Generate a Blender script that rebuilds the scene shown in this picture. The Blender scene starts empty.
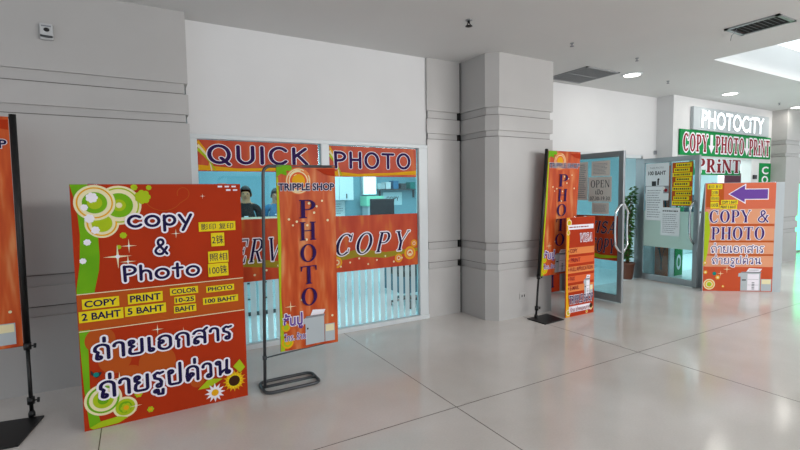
import bpy, bmesh, math, random
import numpy as np
from mathutils import Vector, Matrix
from mathutils.geometry import delaunay_2d_cdt
R = math.radians
random.seed(7)
SC = bpy.context.scene
COL = SC.collection

# ------------------------------------------------------------------ camera
yaw, pitch, roll, focal = R(29.861), R(3.9395), R(0.7898), 458.34
f_ = Vector((math.sin(yaw) * math.cos(pitch), math.cos(yaw) * math.cos(pitch), -math.sin(pitch)))
r_ = Vector((math.cos(yaw), -math.sin(yaw), 0))
d_ = f_.cross(r_)
rr = math.cos(roll) * r_ + math.sin(roll) * d_
dd = -math.sin(roll) * r_ + math.cos(roll) * d_
cam = bpy.data.objects.new('camera', bpy.data.cameras.new('camera'))
COL.objects.link(cam)
m = Matrix((rr, -dd, -f_)).transposed().to_4x4()
m.translation = (0, 0, 1.6)
cam.matrix_world = m
cam.data.sensor_width = 36
cam.data.lens = 36 * focal / 800
cam.data.clip_start = .02
SC.camera = cam

# ------------------------------------------------------------------ world, lights, exposure
w = bpy.data.worlds.new('mall_daylight'); SC.world = w; w.use_nodes = True
bg = w.node_tree.nodes['Background']
bg.inputs[0].default_value = (.86, .93, 1, 1)
bg.inputs[1].default_value = .95
SC.view_settings.view_transform = 'Standard'
SC.view_settings.look = 'None'
SC.view_settings.exposure = 0
SC.view_settings.gamma = 1
SC.view_settings.use_curve_mapping = False


def area(name, loc, aim, sx, sy, power, col):
    l = bpy.data.lights.new(name, 'AREA'); l.shape = 'RECTANGLE'; l.size = sx; l.size_y = sy
    l.energy = power; l.color = col
    o = bpy.data.objects.new(name, l); COL.objects.link(o); o.location = loc
    o.rotation_euler = (Vector(aim) - Vector(loc)).to_track_quat('-Z', 'Y').to_euler()
    return o


area('right_side_fill', (16.5, -4.5, 3.2), (7, 4, 1.0), 6, 4, 25, (.84, .95, 1))  # added fill lamp out of view, makes the right side brighter
area('shopfront_fill', (7.2, -5.0, 2.93), (4.8, 4.8, 1.9), 8, .75, 420, (1, .985, .975))  # unseen fill added behind the camera to light the shopfront evenly
area('shop_front_fill', (3.0, 5.65, 2.7), (3.0, 5.65, 0), 5.0, .9, 100, (.88, .97, 1))  # extra fill added inside to brighten surfaces that face the window
area('shop_ceiling_light', (3.4, 7.9, 2.7), (3.4, 7.9, 0), 5.0, 1.6, 85, (.86, .97, 1))
area('copy_shop_ceiling_light', (11, 6.8, 2.7), (11, 6.8, 0), 4.0, 2.6, 230, (.9, 1, .98))


# ------------------------------------------------------------------ helpers
def lin(h):
    h = h.lstrip('#')
    c = [int(h[i:i + 2], 16) / 255 for i in (0, 2, 4)]
    return tuple((x / 12.92 if x <= .04045 else ((x + .055) / 1.055) ** 2.4) for x in c) + (1,)


MATS = {}


def mat(name, col, rough=.5, metal=0, spec=.5, var=0, vscale=6, col2=None, emit=0, bump=0, bscale=60, coat=0):
    if name in MATS: return MATS[name]
    mt = bpy.data.materials.new(name); mt.use_nodes = True
    nt = mt.node_tree; b = nt.nodes['Principled BSDF']
    c = lin(col) if isinstance(col, str) else col
    b.inputs['Base Color'].default_value = c
    b.inputs['Roughness'].default_value = rough
    b.inputs['Metallic'].default_value = metal
    b.inputs['Specular IOR Level'].default_value = spec
    b.inputs['Coat Weight'].default_value = coat
    if emit:
        b.inputs['Emission Color'].default_value = c
        b.inputs['Emission Strength'].default_value = emit
    if var or col2 or bump:
        tc = nt.nodes.new('ShaderNodeTexCoord')
        n = nt.nodes.new('ShaderNodeTexNoise'); n.inputs['Scale'].default_value = vscale; n.inputs['Detail'].default_value = 3
        nt.links.new(tc.outputs['Object'], n.inputs['Vector'])
        if var or col2:
            mx = nt.nodes.new('ShaderNodeMix'); mx.data_type = 'RGBA'
            mx.inputs[6].default_value = c
            mx.inputs[7].default_value = (lin(col2) if col2 else tuple(x * (1 - var) for x in c[:3]) + (1,))
            rp = nt.nodes.new('ShaderNodeMapRange'); rp.inputs[1].default_value = .35; rp.inputs[2].default_value = .65
            nt.links.new(n.outputs['Fac'], rp.inputs[0])
            nt.links.new(rp.outputs[0], mx.inputs[0])
            nt.links.new(mx.outputs[2], b.inputs['Base Color'])
        if bump:
            n2 = nt.nodes.new('ShaderNodeTexNoise'); n2.inputs['Scale'].default_value = bscale
            nt.links.new(tc.outputs['Object'], n2.inputs['Vector'])
            bp = nt.nodes.new('ShaderNodeBump'); bp.inputs['Strength'].default_value = bump; bp.inputs['Distance'].default_value = .004
            nt.links.new(n2.outputs['Fac'], bp.inputs['Height'])
            nt.links.new(bp.outputs[0], b.inputs['Normal'])
    MATS[name] = mt
    return mt


def streak_mat(name, c1, c2, c3, rough=.4, ang=.6, scale=2.2, stretch=6):
    """printed vinyl: a saturated ground with soft lighter diagonal sweeps"""
    if name in MATS: return MATS[name]
    mt = bpy.data.materials.new(name); mt.use_nodes = True
    nt = mt.node_tree; b = nt.nodes['Principled BSDF']; b.inputs['Roughness'].default_value = rough; b.inputs['Specular IOR Level'].default_value = .2
    tc = nt.nodes.new('ShaderNodeTexCoord'); mp = nt.nodes.new('ShaderNodeMapping')
    mp.inputs['Rotation'].default_value = (0, ang, 0); mp.inputs['Scale'].default_value = (stretch, 1, 1)
    n = nt.nodes.new('ShaderNodeTexNoise'); n.inputs['Scale'].default_value = scale; n.inputs['Detail'].default_value = 2
    cr = nt.nodes.new('ShaderNodeValToRGB'); e = cr.color_ramp
    e.elements[0].position = .38; e.elements[0].color = lin(c1)
    e.elements[1].position = .72; e.elements[1].color = lin(c3)
    k = e.elements.new(.55); k.color = lin(c2)
    nt.links.new(tc.outputs['Object'], mp.inputs['Vector']); nt.links.new(mp.outputs[0], n.inputs['Vector'])
    nt.links.new(n.outputs['Fac'], cr.inputs[0]); nt.links.new(cr.outputs[0], b.inputs['Base Color'])
    MATS[name] = mt
    return mt


def glass_mat(name, tint, gloss=.12, rough=0.0):
    mt = bpy.data.materials.new(name); mt.use_nodes = True; nt = mt.node_tree
    nt.nodes.remove(nt.nodes['Principled BSDF'])
    t = nt.nodes.new('ShaderNodeBsdfTransparent'); t.inputs[0].default_value = lin(tint)
    g = nt.nodes.new('ShaderNodeBsdfGlossy'); g.inputs['Roughness'].default_value = rough
    fr = nt.nodes.new('ShaderNodeFresnel'); fr.inputs[0].default_value = 1.45
    mx = nt.nodes.new('ShaderNodeMixShader')
    nt.links.new(fr.outputs[0], mx.inputs[0]); nt.links.new(t.outputs[0], mx.inputs[1]); nt.links.new(g.outputs[0], mx.inputs[2])
    nt.links.new(mx.outputs[0], nt.nodes['Material Output'].inputs[0])
    MATS[name] = mt
    return mt


def frost_mat(name, col, alpha):
    mt = bpy.data.materials.new(name); mt.use_nodes = True; nt = mt.node_tree
    nt.nodes.remove(nt.nodes['Principled BSDF'])
    t = nt.nodes.new('ShaderNodeBsdfTransparent')
    d = nt.nodes.new('ShaderNodeBsdfDiffuse'); d.inputs[0].default_value = lin(col)
    tl = nt.nodes.new('ShaderNodeBsdfTranslucent'); tl.inputs[0].default_value = lin(col)
    m1 = nt.nodes.new('ShaderNodeMixShader'); m2 = nt.nodes.new('ShaderNodeMixShader')
    m2.inputs[0].default_value = alpha
    nt.links.new(d.outputs[0], m1.inputs[1]); nt.links.new(tl.outputs[0], m1.inputs[2])
    nt.links.new(t.outputs[0], m2.inputs[1]); nt.links.new(m1.outputs[0], m2.inputs[2])
    nt.links.new(m2.outputs[0], nt.nodes['Material Output'].inputs[0])
    MATS[name] = mt
    return mt


class MB:
    """collects shapes into ONE mesh object"""

    def __init__(s): s.v = []; s.f = []; s.m = []; s.sm = []; s.mats = []

    def mi(s, mt):
        if mt not in s.mats: s.mats.append(mt)
        return s.mats.index(mt)

    def add(s, vs, fs, mt, smooth=False):
        o = len(s.v); s.v += [tuple(v) for v in vs]; k = s.mi(mt)
        for f in fs: s.f.append([i + o for i in f]); s.m.append(k); s.sm.append(smooth)
        return s

    def box(s, a, b, mt, bev=0):
        x0, y0, z0 = [min(a[i], b[i]) for i in range(3)]; x1, y1, z1 = [max(a[i], b[i]) for i in range(3)]
        if bev:
            bm = bmesh.new(); bmesh.ops.create_cube(bm, size=1)
            bmesh.ops.scale(bm, vec=(x1 - x0, y1 - y0, z1 - z0), verts=bm.verts)
            bmesh.ops.translate(bm, vec=((x0 + x1) / 2, (y0 + y1) / 2, (z0 + z1) / 2), verts=bm.verts)
            bmesh.ops.bevel(bm, geom=bm.edges, offset=bev, segments=2, profile=.5, affect='EDGES')
            bm.verts.index_update()
            s.add([v.co for v in bm.verts], [[v.index for v in f.verts] for f in bm.faces], mt); bm.free(); return s
        return s.add([(x0, y0, z0), (x1, y0, z0), (x1, y1, z0), (x0, y1, z0), (x0, y0, z1), (x1, y0, z1), (x1, y1, z1), (x0, y1, z1)],
                     [(0, 3, 2, 1), (4, 5, 6, 7), (0, 1, 5, 4), (1, 2, 6, 5), (2, 3, 7, 6), (3, 0, 4, 7)], mt)

    def prism(s, poly, z0, z1, mt):
        n = len(poly)
        return s.add([(x, y, z0) for x, y in poly] + [(x, y, z1) for x, y in poly],
                     [list(range(n))[::-1], list(range(n, 2 * n))] + [[i, (i + 1) % n, n + (i + 1) % n, n + i] for i in range(n)], mt)

    def tube(s, pts, r, mt, n=10, closed=False):
        pts = [Vector(p) for p in pts]; N = len(pts); rs = r if isinstance(r, (list, tuple)) else [r] * N
        vs = []; fs = []; up = None
        for i, p in enumerate(pts):
            a = pts[(i - 1) % N] if (closed or i > 0) else p; b = pts[(i + 1) % N] if (closed or i < N - 1) else p
            t = (b - a).normalized()
            if up is None:
                up = Vector((0, 0, 1)) if abs(t.z) < .9 else Vector((1, 0, 0))
            u = (up - t * up.dot(t)).normalized(); up = u; q = t.cross(u)
            for k in range(n):
                an = 2 * math.pi * k / n
                vs.append(p + rs[i] * (math.cos(an) * u + math.sin(an) * q))
        for i in range(N if closed else N - 1):
            for k in range(n):
                a, b = i * n, ((i + 1) % N) * n
                fs.append((a + k, a + (k + 1) % n, b + (k + 1) % n, b + k))
        if not closed: fs += [list(range(n))[::-1], list(range((N - 1) * n, N * n))]
        return s.add(vs, fs, mt, True)

    def lathe(s, prof, c, mt, n=24, axis='z', smooth=True):
        vs = []; fs = []
        for r, h in prof:
            for k in range(n):
                a = 2 * math.pi * k / n; x, y = r * math.cos(a), r * math.sin(a)
                p = (x, y, h) if axis == 'z' else ((x, h, y) if axis == 'y' else (h, x, y))
                vs.append((c[0] + p[0], c[1] + p[1], c[2] + p[2]))
        for i in range(len(prof) - 1):
            for k in range(n): fs.append((i * n + k, i * n + (k + 1) % n, (i + 1) * n + (k + 1) % n, (i + 1) * n + k))
        fs += [list(range(n))[::-1], list(range((len(prof) - 1) * n, len(prof) * n))]
        return s.add(vs, fs, mt, smooth)

    def ball(s, c, rx, ry, rz, mt, n=16, mlat=10):
        vs = []; fs = []
        for i in range(mlat + 1):
            t = math.pi * i / mlat
            for k in range(n):
                a = 2 * math.pi * k / n
                vs.append((c[0] + rx * math.sin(t) * math.cos(a), c[1] + ry * math.sin(t) * math.sin(a), c[2] + rz * math.cos(t)))
        for i in range(mlat):
            for k in range(n): fs.append((i * n + k, (i + 1) * n + k, (i + 1) * n + (k + 1) % n, i * n + (k + 1) % n))
        return s.add(vs, fs, mt, True)

    def build(s, name, parent=None, loc=None, label=None):
        me = bpy.data.meshes.new(name); me.from_pydata(s.v, [], s.f)
        for mt in s.mats: me.materials.append(mt)
        me.polygons.foreach_set('material_index', s.m); me.polygons.foreach_set('use_smooth', s.sm)
        me.update()
        o = bpy.data.objects.new(name, me); COL.objects.link(o)
        if parent: o.parent = parent
        if loc: o.location = loc
        if label: o['label'] = label
        return o


def tag(o, label, cat, group=None, kind=None):
    o['label'] = label; o['category'] = cat
    if group: o['group'] = group
    if kind: o['kind'] = kind
    return o


def thing(name, label, cat, loc=(0, 0, 0), rz=0, group=None):
    o = bpy.data.objects.new(name, None); COL.objects.link(o); o.empty_display_size = .1
    o.location = loc; o.rotation_euler = (0, 0, rz)
    return tag(o, label, cat, group)


def struct(o, label=None, cat=None):
    o['kind'] = 'structure'
    if label: o['label'] = label
    if cat: o['category'] = cat
    return o


def dup(root, loc, rz, label, group=None):
    r = root.copy(); COL.objects.link(r); r.location = loc; r.rotation_euler = (0, 0, rz); r['label'] = label
    if group: r['group'] = group
    for ch in list(root.children):
        c = ch.copy(); COL.objects.link(c); c.parent = r
        for g in list(ch.children):
            d = g.copy(); COL.objects.link(d); d.parent = c
    return r


# ------------------------------------------------------------------ flat print: polygons in board coordinates (u right, v up)
STEP = .00013


def union(pl):
    """one flat patch out of overlapping polygons"""
    vs = []; ed = []; shapes = []
    for pts, tris in pl:
        for f in (tris or [list(range(len(pts)))]):
            q = [(pts[i][0] * 100, pts[i][1] * 100) for i in f]
            ar = sum(q[i - 1][0] * q[i][1] - q[i][0] * q[i - 1][1] for i in range(len(q)))
            if abs(ar) < 1e-5: continue
            o = len(vs); n = len(q); vs += [Vector(p) for p in q]; ed += [(o + k, o + (k + 1) % n) for k in range(n)]
            shapes.append(np.array(q))
    if not shapes: return [], []
    if len(shapes) == 1: return [(v.x / 100, v.y / 100) for v in vs], [list(range(len(vs)))]
    r = delaunay_2d_cdt(vs, ed, [], 0, 1e-4, False)
    P = np.array([(v.x, v.y) for v in r[0]]); T = np.array([list(f) for f in r[2]])
    c = P[T].mean(1); ins = np.zeros(len(T), bool)
    for q in shapes:
        lo, hi = q.min(0), q.max(0)
        k = np.nonzero(~ins & (c[:, 0] > lo[0]) & (c[:, 0] < hi[0]) & (c[:, 1] > lo[1]) & (c[:, 1] < hi[1]))[0]
        if not len(k): continue
        x, y = c[k, 0], c[k, 1]; hit = np.zeros(len(k), bool)
        for a in range(len(q)):
            (x0, y0), (x1, y1) = q[a - 1], q[a]
            if y0 == y1: continue
            hit ^= ((y0 > y) != (y1 > y)) & (x < (x1 - x0) * (y - y0) / (y1 - y0) + x0)
        ins[k[hit]] = True
    return [(x / 100, y / 100) for x, y in P], [list(map(int, t)) for t in T[ins]]


def islands(pts, tris):
    """the separate glyphs of a filled text, so that neighbours that touch never share a plane"""
    par = list(range(len(pts)))

    def find(a):
        while par[a] != a: par[a] = par[par[a]]; a = par[a]
        return a
    for t in tris:
        for a in t[1:]: par[find(a)] = find(t[0])
    out = {}
    for t in tris: out.setdefault(find(t[0]), []).append(t)
    res = []
    for ts in out.values():
        ids = sorted({a for t in ts for a in t}); mp = {a: n for n, a in enumerate(ids)}
        res.append(([pts[a] for a in ids], [[mp[a] for a in t] for t in ts]))
    return res


class Art:
    def __init__(s, fn=None, d0=.001): s.p = []; s.fn = fn; s.d0 = d0

    def poly(s, pts, mt, lay=0, tris=None): s.p.append((list(pts), mt, lay, tris)); return s

    def rect(s, u0, v0, u1, v1, mt, lay=0): return s.poly([(u0, v0), (u1, v0), (u1, v1), (u0, v1)], mt, lay)

    def disk(s, u, v, r, mt, lay=0, n=28, ry=None):
        ry = ry or r
        return s.poly([(u + r * math.cos(2 * math.pi * k / n), v + ry * math.sin(2 * math.pi * k / n)) for k in range(n)], mt, lay)

    def star(s, u, v, r, mt, lay=0, n=4, inner=.12, rot=0):
        return s.poly([(u + (r if k % 2 == 0 else r * inner) * math.cos(rot + math.pi * k / n), v + (r if k % 2 == 0 else r * inner) * math.sin(rot + math.pi * k / n)) for k in range(2 * n)], mt, lay)

    def flower(s, u, v, r, mt, cm, lay=0, n=7):
        for k in range(n):
            a = 2 * math.pi * k / n
            s.disk(u + .62 * r * math.cos(a), v + .62 * r * math.sin(a), r * .4, mt, lay, 10)
        s.disk(u, v, r * .5, mt if cm is None else cm, lay + 1, 14)
        return s

    def rings(s, u, v, r, cols, lay=0):
        for i, (fr, mt) in enumerate(cols): s.disk(u, v, r * fr, mt, lay + i, 36)
        return s

    def ribbon(s, pts, wd, mt, lay=0, cap=True):
        """a band along a path: mitred at soft bends, round at sharp bends and ends"""
        n = len(pts); ws = wd if isinstance(wd, (list, tuple)) else [wd] * n
        closed = n > 3 and math.hypot(pts[0][0] - pts[-1][0], pts[0][1] - pts[-1][1]) < 1e-6
        nr = []
        for i in range(n - 1):
            (a, b), (c, d) = pts[i], pts[i + 1]; L = math.hypot(c - a, d - b) or 1e-9
            nr.append((-(d - b) / L, (c - a) / L))

        def joint(i):
            """(normal at the end of the segment before, normal at the start of the one after, sharp)"""
            if closed: a, b = nr[(i - 1) % (n - 1)], nr[i % (n - 1)]
            elif i == 0: return None, nr[0], True
            elif i == n - 1: return nr[-1], None, True
            else: a, b = nr[i - 1], nr[i]
            c = a[0] * b[0] + a[1] * b[1]
            if c < .5: return a, b, True
            k = 1 / (1 + c); m_ = ((a[0] + b[0]) * k, (a[1] + b[1]) * k)
            return m_, m_, False
        J = [joint(i) for i in range(n)]
        for i in range(n - 1):
            (a, b), (c, d) = pts[i], pts[i + 1]; p = J[i][1]; q = J[i + 1][0]; h0, h1 = ws[i] / 2, ws[i + 1] / 2
            s.poly([(a - p[0] * h0, b - p[1] * h0), (c - q[0] * h1, d - q[1] * h1), (c + q[0] * h1, d + q[1] * h1), (a + p[0] * h0, b + p[1] * h0)], mt, lay)
        if cap:
            for i in range(n - 1 if closed else n):
                if J[i][2]: s.disk(pts[i][0], pts[i][1], ws[i] / 2, mt, lay, 10)
        return s

    def build(s, name, parent, label=None):
        mb = MB(); groups = {}
        for pts, mt, lay, tris in s.p: groups.setdefault((lay, mt.name), [mt, []])[1].append((pts, tris))
        order = sorted(groups, key=lambda k: k[0])       # stable: later layers lie on top
        i = 0
        for k in order:
            mt, pl = groups[k]
            flat = [p for p in pl if p[1] is None]
            sheets = [union(flat)] if flat else []
            for pts, tris in pl:
                if tris: sheets += islands(pts, tris)
            for pts, tr in sheets:
                d = s.d0 + i * STEP; i += 1
                mb.add([s.fn(u, v, d) if s.fn else (u, -d, v) for u, v in pts], tr, mt)
        return mb.build(name, parent, label=label)


# --- outlines of lettering: each returns a list of (points, triangles or None) and a bounding box
def sans(body, off=0.0, res=3):
    c = bpy.data.curves.new('t', 'FONT'); c.body = body; c.size = 1; c.offset = off; c.resolution_u = res
    o = bpy.data.objects.new('t', c); COL.objects.link(o)
    bpy.context.view_layer.update()
    me = bpy.data.meshes.new_from_object(o.evaluated_get(bpy.context.evaluated_depsgraph_get()))
    pts = [(v.co.x, v.co.y) for v in me.vertices]; fs = [list(p.vertices) for p in me.polygons]
    bpy.data.objects.remove(o); bpy.data.curves.remove(c); bpy.data.meshes.remove(me)
    return [(pts, fs)]


def bbox(polys):
    xs = [p[0] for q, _ in polys for p in q]; ys = [p[1] for q, _ in polys for p in q]
    return min(xs), min(ys), max(xs), max(ys)


def arc(cx, cy, rx, ry, a0, a1, n=14):
    return [(cx + rx * math.cos(R(a0 + (a1 - a0) * i / n)), cy + ry * math.sin(R(a0 + (a1 - a0) * i / n))) for i in range(n + 1)]


STROKES = {
    'Q': ([arc(.42, .5, .40, .5, 90, 450, 24), [(.50, .28), (.82, -.1)]], .86),
    'U': ([[(.05, 1), (.05, .38)] + arc(.36, .36, .31, .36, 180, 360) + [(.67, 1)]], .72),
    'I': ([[(.06, 0), (.06, 1)]], .12),
    'C': ([arc(.42, .5, .40, .5, 42, 318, 18)], .74),
    'K': ([[(.06, 0), (.06, 1)], [(.62, 1), (.08, .45)], [(.24, .58), (.68, 0)]], .70),
    'P': ([[(.08, 0), (.06, 1)], [(.06, .97)] + arc(.26, .72, .34, .26, 80, -90) + [(.08, .44)]], .62),
    'H': ([[(.06, 0), (.06, 1)], [(.62, 0), (.62, 1)], [(.06, .52), (.62, .52)]], .68),
    'O': ([arc(.40, .5, .38, .5, 90, 450, 24)], .80),
    'T': ([[(.02, .96), (.70, .96)], [(.36, .96), (.36, 0)]], .72),
    'c': ([arc(.36, .34, .34, .34, 48, 318, 16)], .66),
    'o': ([arc(.35, .32, .33, .32, 90, 450, 22)], .70),
    'p': ([[(.06, .64), (.06, -.34)], arc(.33, .33, .28, .30, 180, -180, 20)], .62),
    'y': ([[(.03, .66), (.32, .14)], [(.66, .66), (.20, -.36)]], .68),
    'h': ([[(.06, 0), (.06, .98)], [(.06, .36)] + arc(.30, .36, .25, .26, 150, 0, 10) + [(.56, 0)]], .62),
    't': ([[(.28, .92), (.28, .0)], [(.04, .62), (.54, .62)]], .58),
    '&': ([[(.78, .0), (.26, .66)] + arc(.40, .80, .17, .19, 215, -40, 14) + [(.16, .40)] + arc(.34, .22, .28, .22, 140, 300, 10) + [(.78, .46)]], .82),
    ' ': ([], .4)}


def lp(x, y, r=.10, a0=0): return arc(x, y, r, r, a0, a0 + 360, 12)


THAI = {
    'ถ': ([lp(.20, .10), [(.10, .12), (.12, .30), (.17, .46), (.04, .60)] + arc(.33, .70, .29, .28, 185, 0, 12) + [(.62, .0)]], .68),
    'ก': ([[(.12, 0), (.12, .42), (.16, .50), (.03, .62)] + arc(.33, .70, .29, .28, 185, 0, 12) + [(.62, .0)]], .68),
    'า': ([arc(.22, .78, .20, .20, 190, 0, 10) + [(.42, .0)]], .48),
    'ย': ([lp(.15, .86), [(.05, .86), (.06, .66), (.24, .53), (.08, .42), (.05, .22)] + arc(.19, .16, .14, .16, 180, 270, 5) + arc(.48, .16, .14, .16, 270, 360, 5) + [(.62, .98)]], .70),
    'เ': ([[(.08, .98), (.08, .12)], lp(.18, .10)], .30),
    'อ': ([lp(.18, .56), [(.08, .52), (.07, .20)] + arc(.35, .26, .28, .26, 190, 360, 10) + arc(.35, .70, .28, .27, 0, 165, 10)], .72),
    'ส': ([lp(.17, .12), [(.07, .14), (.10, .36), (.22, .50), (.40, .50), (.62, .34)], arc(.33, .70, .29, .27, 165, 0, 10) + [(.62, .0)], [(.52, .88), (.74, 1.12)]], .72),
    'ร': ([lp(.28, .10), [(.38, .10), (.40, .34), (.32, .50), (.10, .62)] + [(.07, .84), (.22, .97), (.34, .90), (.48, .96)]], .54),
    'ู': ([lp(-.40, -.26, .09), [(-.31, -.26), (-.30, -.48), (-.10, -.50), (-.08, -.20)]], 0),
    '่': ([[(-.22, 1.18), (-.22, 1.46)]], 0),
    'ป': ([lp(.15, .86), [(.05, .86), (.07, .16)] + arc(.20, .14, .13, .14, 180, 270, 5) + arc(.48, .14, .13, .14, 270, 360, 5) + [(.61, 1.36)]], .70),
    'ด': ([lp(.29, .40), [(.28, .30), (.12, .02)], [(.10, .04), (.06, .35), (.10, .72)] + arc(.35, .70, .27, .27, 160, 0, 10) + [(.62, .0)]], .70),
    'ว': ([lp(.33, .10), arc(.22, .78, .20, .20, 190, 0, 10) + [(.43, .12)]], .50),
    'น': ([lp(.14, .86), [(.24, .86), (.24, .0)], [(.24, .08), (.42, .26), (.60, .34), (.62, .98)], [(.60, .34), (.62, .14)], lp(.66, .12)], .80)}
STROKES.update(THAI)


class Path(list):
    """stroked lettering that knows how to draw itself wider"""
    wider = None


def strokes(txt, wd, gap=.22):
    x = 0; out = Path(); out.wider = lambda hw: strokes(txt, wd + hw, gap)
    for ch in txt:
        st, adv = STROKES[ch]
        for pl in st:
            x0 = x if adv else x - gap
            a = Art(); a.ribbon([(x0 + p[0], p[1]) for p in pl], wd, None)
            out += [(p[0], None) for p in a.p]
        if adv: x += adv + gap
        else: pass
    return out


def ring(cx, cy, rx, ry, s, h, a0=0, a1=360, n=22):
    o = arc(cx, cy, rx, ry, a0, a1, n); i = arc(cx, cy, rx - s, ry - h, a0, a1, n)
    return [[o[k], o[k + 1], i[k + 1], i[k]] for k in range(n)]


def serif(ch, s=.17, h=.055, sl=.07):
    def stem(x, y0=0, y1=1, wd=s, feet=(1, 1)):
        q = [[(x - wd / 2, y0), (x + wd / 2, y0), (x + wd / 2, y1), (x - wd / 2, y1)]]
        if feet[0]: q.append([(x - wd / 2 - sl, y0), (x + wd / 2 + sl, y0), (x + wd / 2 + sl, y0 + h), (x - wd / 2 - sl, y0 + h)])
        if feet[1]: q.append([(x - wd / 2 - sl, y1 - h), (x + wd / 2 + sl, y1 - h), (x + wd / 2 + sl, y1), (x - wd / 2 - sl, y1)])
        return q

    def bar(x0, x1, y): return [[(x0, y - h / 2), (x1, y - h / 2), (x1, y + h / 2), (x0, y + h / 2)]]

    def diag(x0, y0, x1, y1, wd): return [[(x0 - wd / 2, y0), (x0 + wd / 2, y0), (x1 + wd / 2, y1), (x1 - wd / 2, y1)]]
    cap = lambda x, y, wd: [[(x - wd / 2 - sl, y - h / 2), (x + wd / 2 + sl, y - h / 2), (x + wd / 2 + sl, y + h / 2), (x - wd / 2 - sl, y + h / 2)]]
    if ch == 'P': return stem(.2) + bar(.2, .42, 1 - h / 2) + bar(.2, .42, .46) + ring(.40, .72, .32, .285, s * .95, h, -90, 90), .78
    if ch == 'R': return serif('P', s, h, sl)[0] + diag(.42, .46, .68, h / 2, s * .95) + cap(.70, h / 2, s * .7), .88
    if ch == 'H': return stem(.2) + stem(.74) + bar(.2, .74, .52), .94
    if ch == 'O': return ring(.46, .5, .42, .52, s * 1.05, h, 0, 360, 32), .92
    if ch == 'C': return ring(.46, .5, .42, .52, s * 1.05, h, 46, 314, 26) + [[(.70, .66), (.78, .66), (.78, 1.0), (.74, 1.0)], [(.72, .1), (.76, .1), (.76, .3), (.72, .3)]], .86
    if ch == 'T': return stem(.42, feet=(1, 0)) + bar(.04, .80, 1 - h / 2) + [[(.04, .72), (.08, .72), (.13, 1), (.04, 1)], [(.76, .72), (.80, .72), (.80, 1), (.71, 1)]], .84
    if ch == 'Y': return stem(.44, 0, .48, feet=(1, 0)) + diag(.14, 1, .44, .42, s) + diag(.76, 1, .47, .44, max(h, s * .4)) + cap(.14, 1 - h / 2, s) + cap(.76, 1 - h / 2, s * .4), .90
    if ch == 'N': return stem(.16, wd=max(h, s * .45)) + stem(.78, wd=max(h, s * .45), feet=(0, 1)) + diag(.18, 1, .78, 0, s), .94
    if ch == 'I': return stem(.2), .4
    if ch == 'i': return stem(.2, 0, .66) + ring(.2, .88, .11, .12, .109, .119, 0, 360, 12), .4
    if ch == 'E': return stem(.2) + bar(.2, .68, 1 - h / 2) + bar(.2, .68, h / 2) + bar(.2, .54, .52) + [[(.64, .72), (.68, .72), (.68, 1), (.62, 1)], [(.62, 0), (.70, 0), (.70, .28), (.66, .28)], [(.52, .40), (.55, .40), (.55, .64), (.52, .64)]], .76
    if ch == 'V': return diag(.14, 1, .46, 0, s) + diag(.76, 1, .48, 0, max(h, s * .4)) + cap(.14, 1 - h / 2, s) + cap(.76, 1 - h / 2, s * .4), .90
    if ch == 'A': return diag(.46, 1, .14, 0, max(h, s * .4)) + diag(.44, 1, .76, 0, s) + cap(.14, h / 2, s * .4) + cap(.76, h / 2, s) + bar(.24, .66, .34), .92
    if ch in 'S&':
        if ch == 'S': pl = arc(.36, .74, .25, .23, 40, 270, 12) + arc(.36, .26, .27, .25, 90, -140, 12)
        else: pl = [(.86, .03), (.30, .66)] + arc(.44, .82, .16, .16, 215, -40, 12) + [(.18, .42)] + arc(.38, .24, .30, .22, 140, 300, 10) + [(.74, .46), (.80, .56)]
        a = Art(); a.ribbon(pl, s * .72 if ch == 'S' else s * .62, None); q = [p[0] for p in a.p]
        if ch == 'S': q += [[(.58, .72), (.62, .72), (.62, 1), (.58, 1)], [(.10, 0), (.14, 0), (.14, .28), (.10, .28)]]
        else: q += bar(.66, .92, .56)
        return q, (.70 if ch == 'S' else .98)
    return [], .4


def serifs(txt, s=.17, h=.055, sl=.07, gap=.04, slant=0):
    x = 0; out = []
    for ch in txt:
        q, adv = serif(ch, s, h, sl)
        out += [([(x + p[0] + slant * p[1], p[1]) for p in pl], None) for pl in q]; x += adv + gap
    return out


def fat(polys, wd):
    a = Art()
    for pts, tr in polys:
        if tr is None:
            a.poly(pts, None); a.ribbon(pts + [pts[0]], wd, None)
        else:
            for f in tr:
                q = [pts[i] for i in f]; a.poly(q, None); a.ribbon(q + [q[0]], wd, None)
    return [(p[0], None) for p in a.p]


def fit(art, polys, box, mt, lay=0, ref=None, rot=0):
    x0, y0, x1, y1 = bbox(ref or polys); u0, v0, u1, v1 = box
    sx, sy = (u1 - u0) / (x1 - x0), (v1 - v0) / (y1 - y0); cu, cv = (u0 + u1) / 2, (v0 + v1) / 2
    ca, sa = math.cos(rot), math.sin(rot)
    for pts, tr in polys:
        q = [(u0 + (x - x0) * sx - cu, v0 + (y - y0) * sy - cv) for x, y in pts]
        art.poly([(cu + ca * a - sa * b, cv + sa * a + ca * b) for a, b in q], mt, lay, tr)


def lettering(parent, polys, box, mt, halo=None, hw=.1, lay=4, fn=None, halo_polys=None, name='lettering', d0=.001, rot=0, label=None):
    a = Art(fn, lay * .0004 if d0 == .001 else lay * .0007)
    if halo: fit(a, halo_polys or (polys.wider(hw) if isinstance(polys, Path) else fat(polys, hw)), box, halo, lay, ref=polys, rot=rot)
    fit(a, polys, box, mt, lay + 1, rot=rot)
    return a.build(name, parent, label)


def words_(parent, body, box, mt, bold=.0, halo=None, hoff=.05, lay=4, fn=None, d0=.001, name='lettering', rot=0, label=None):
    """sans lettering; box is the ink box"""
    return lettering(parent, sans(body, bold), box, mt, halo, 0, lay, fn, sans(body, bold + hoff) if halo else None, name, d0, rot, label)


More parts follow.
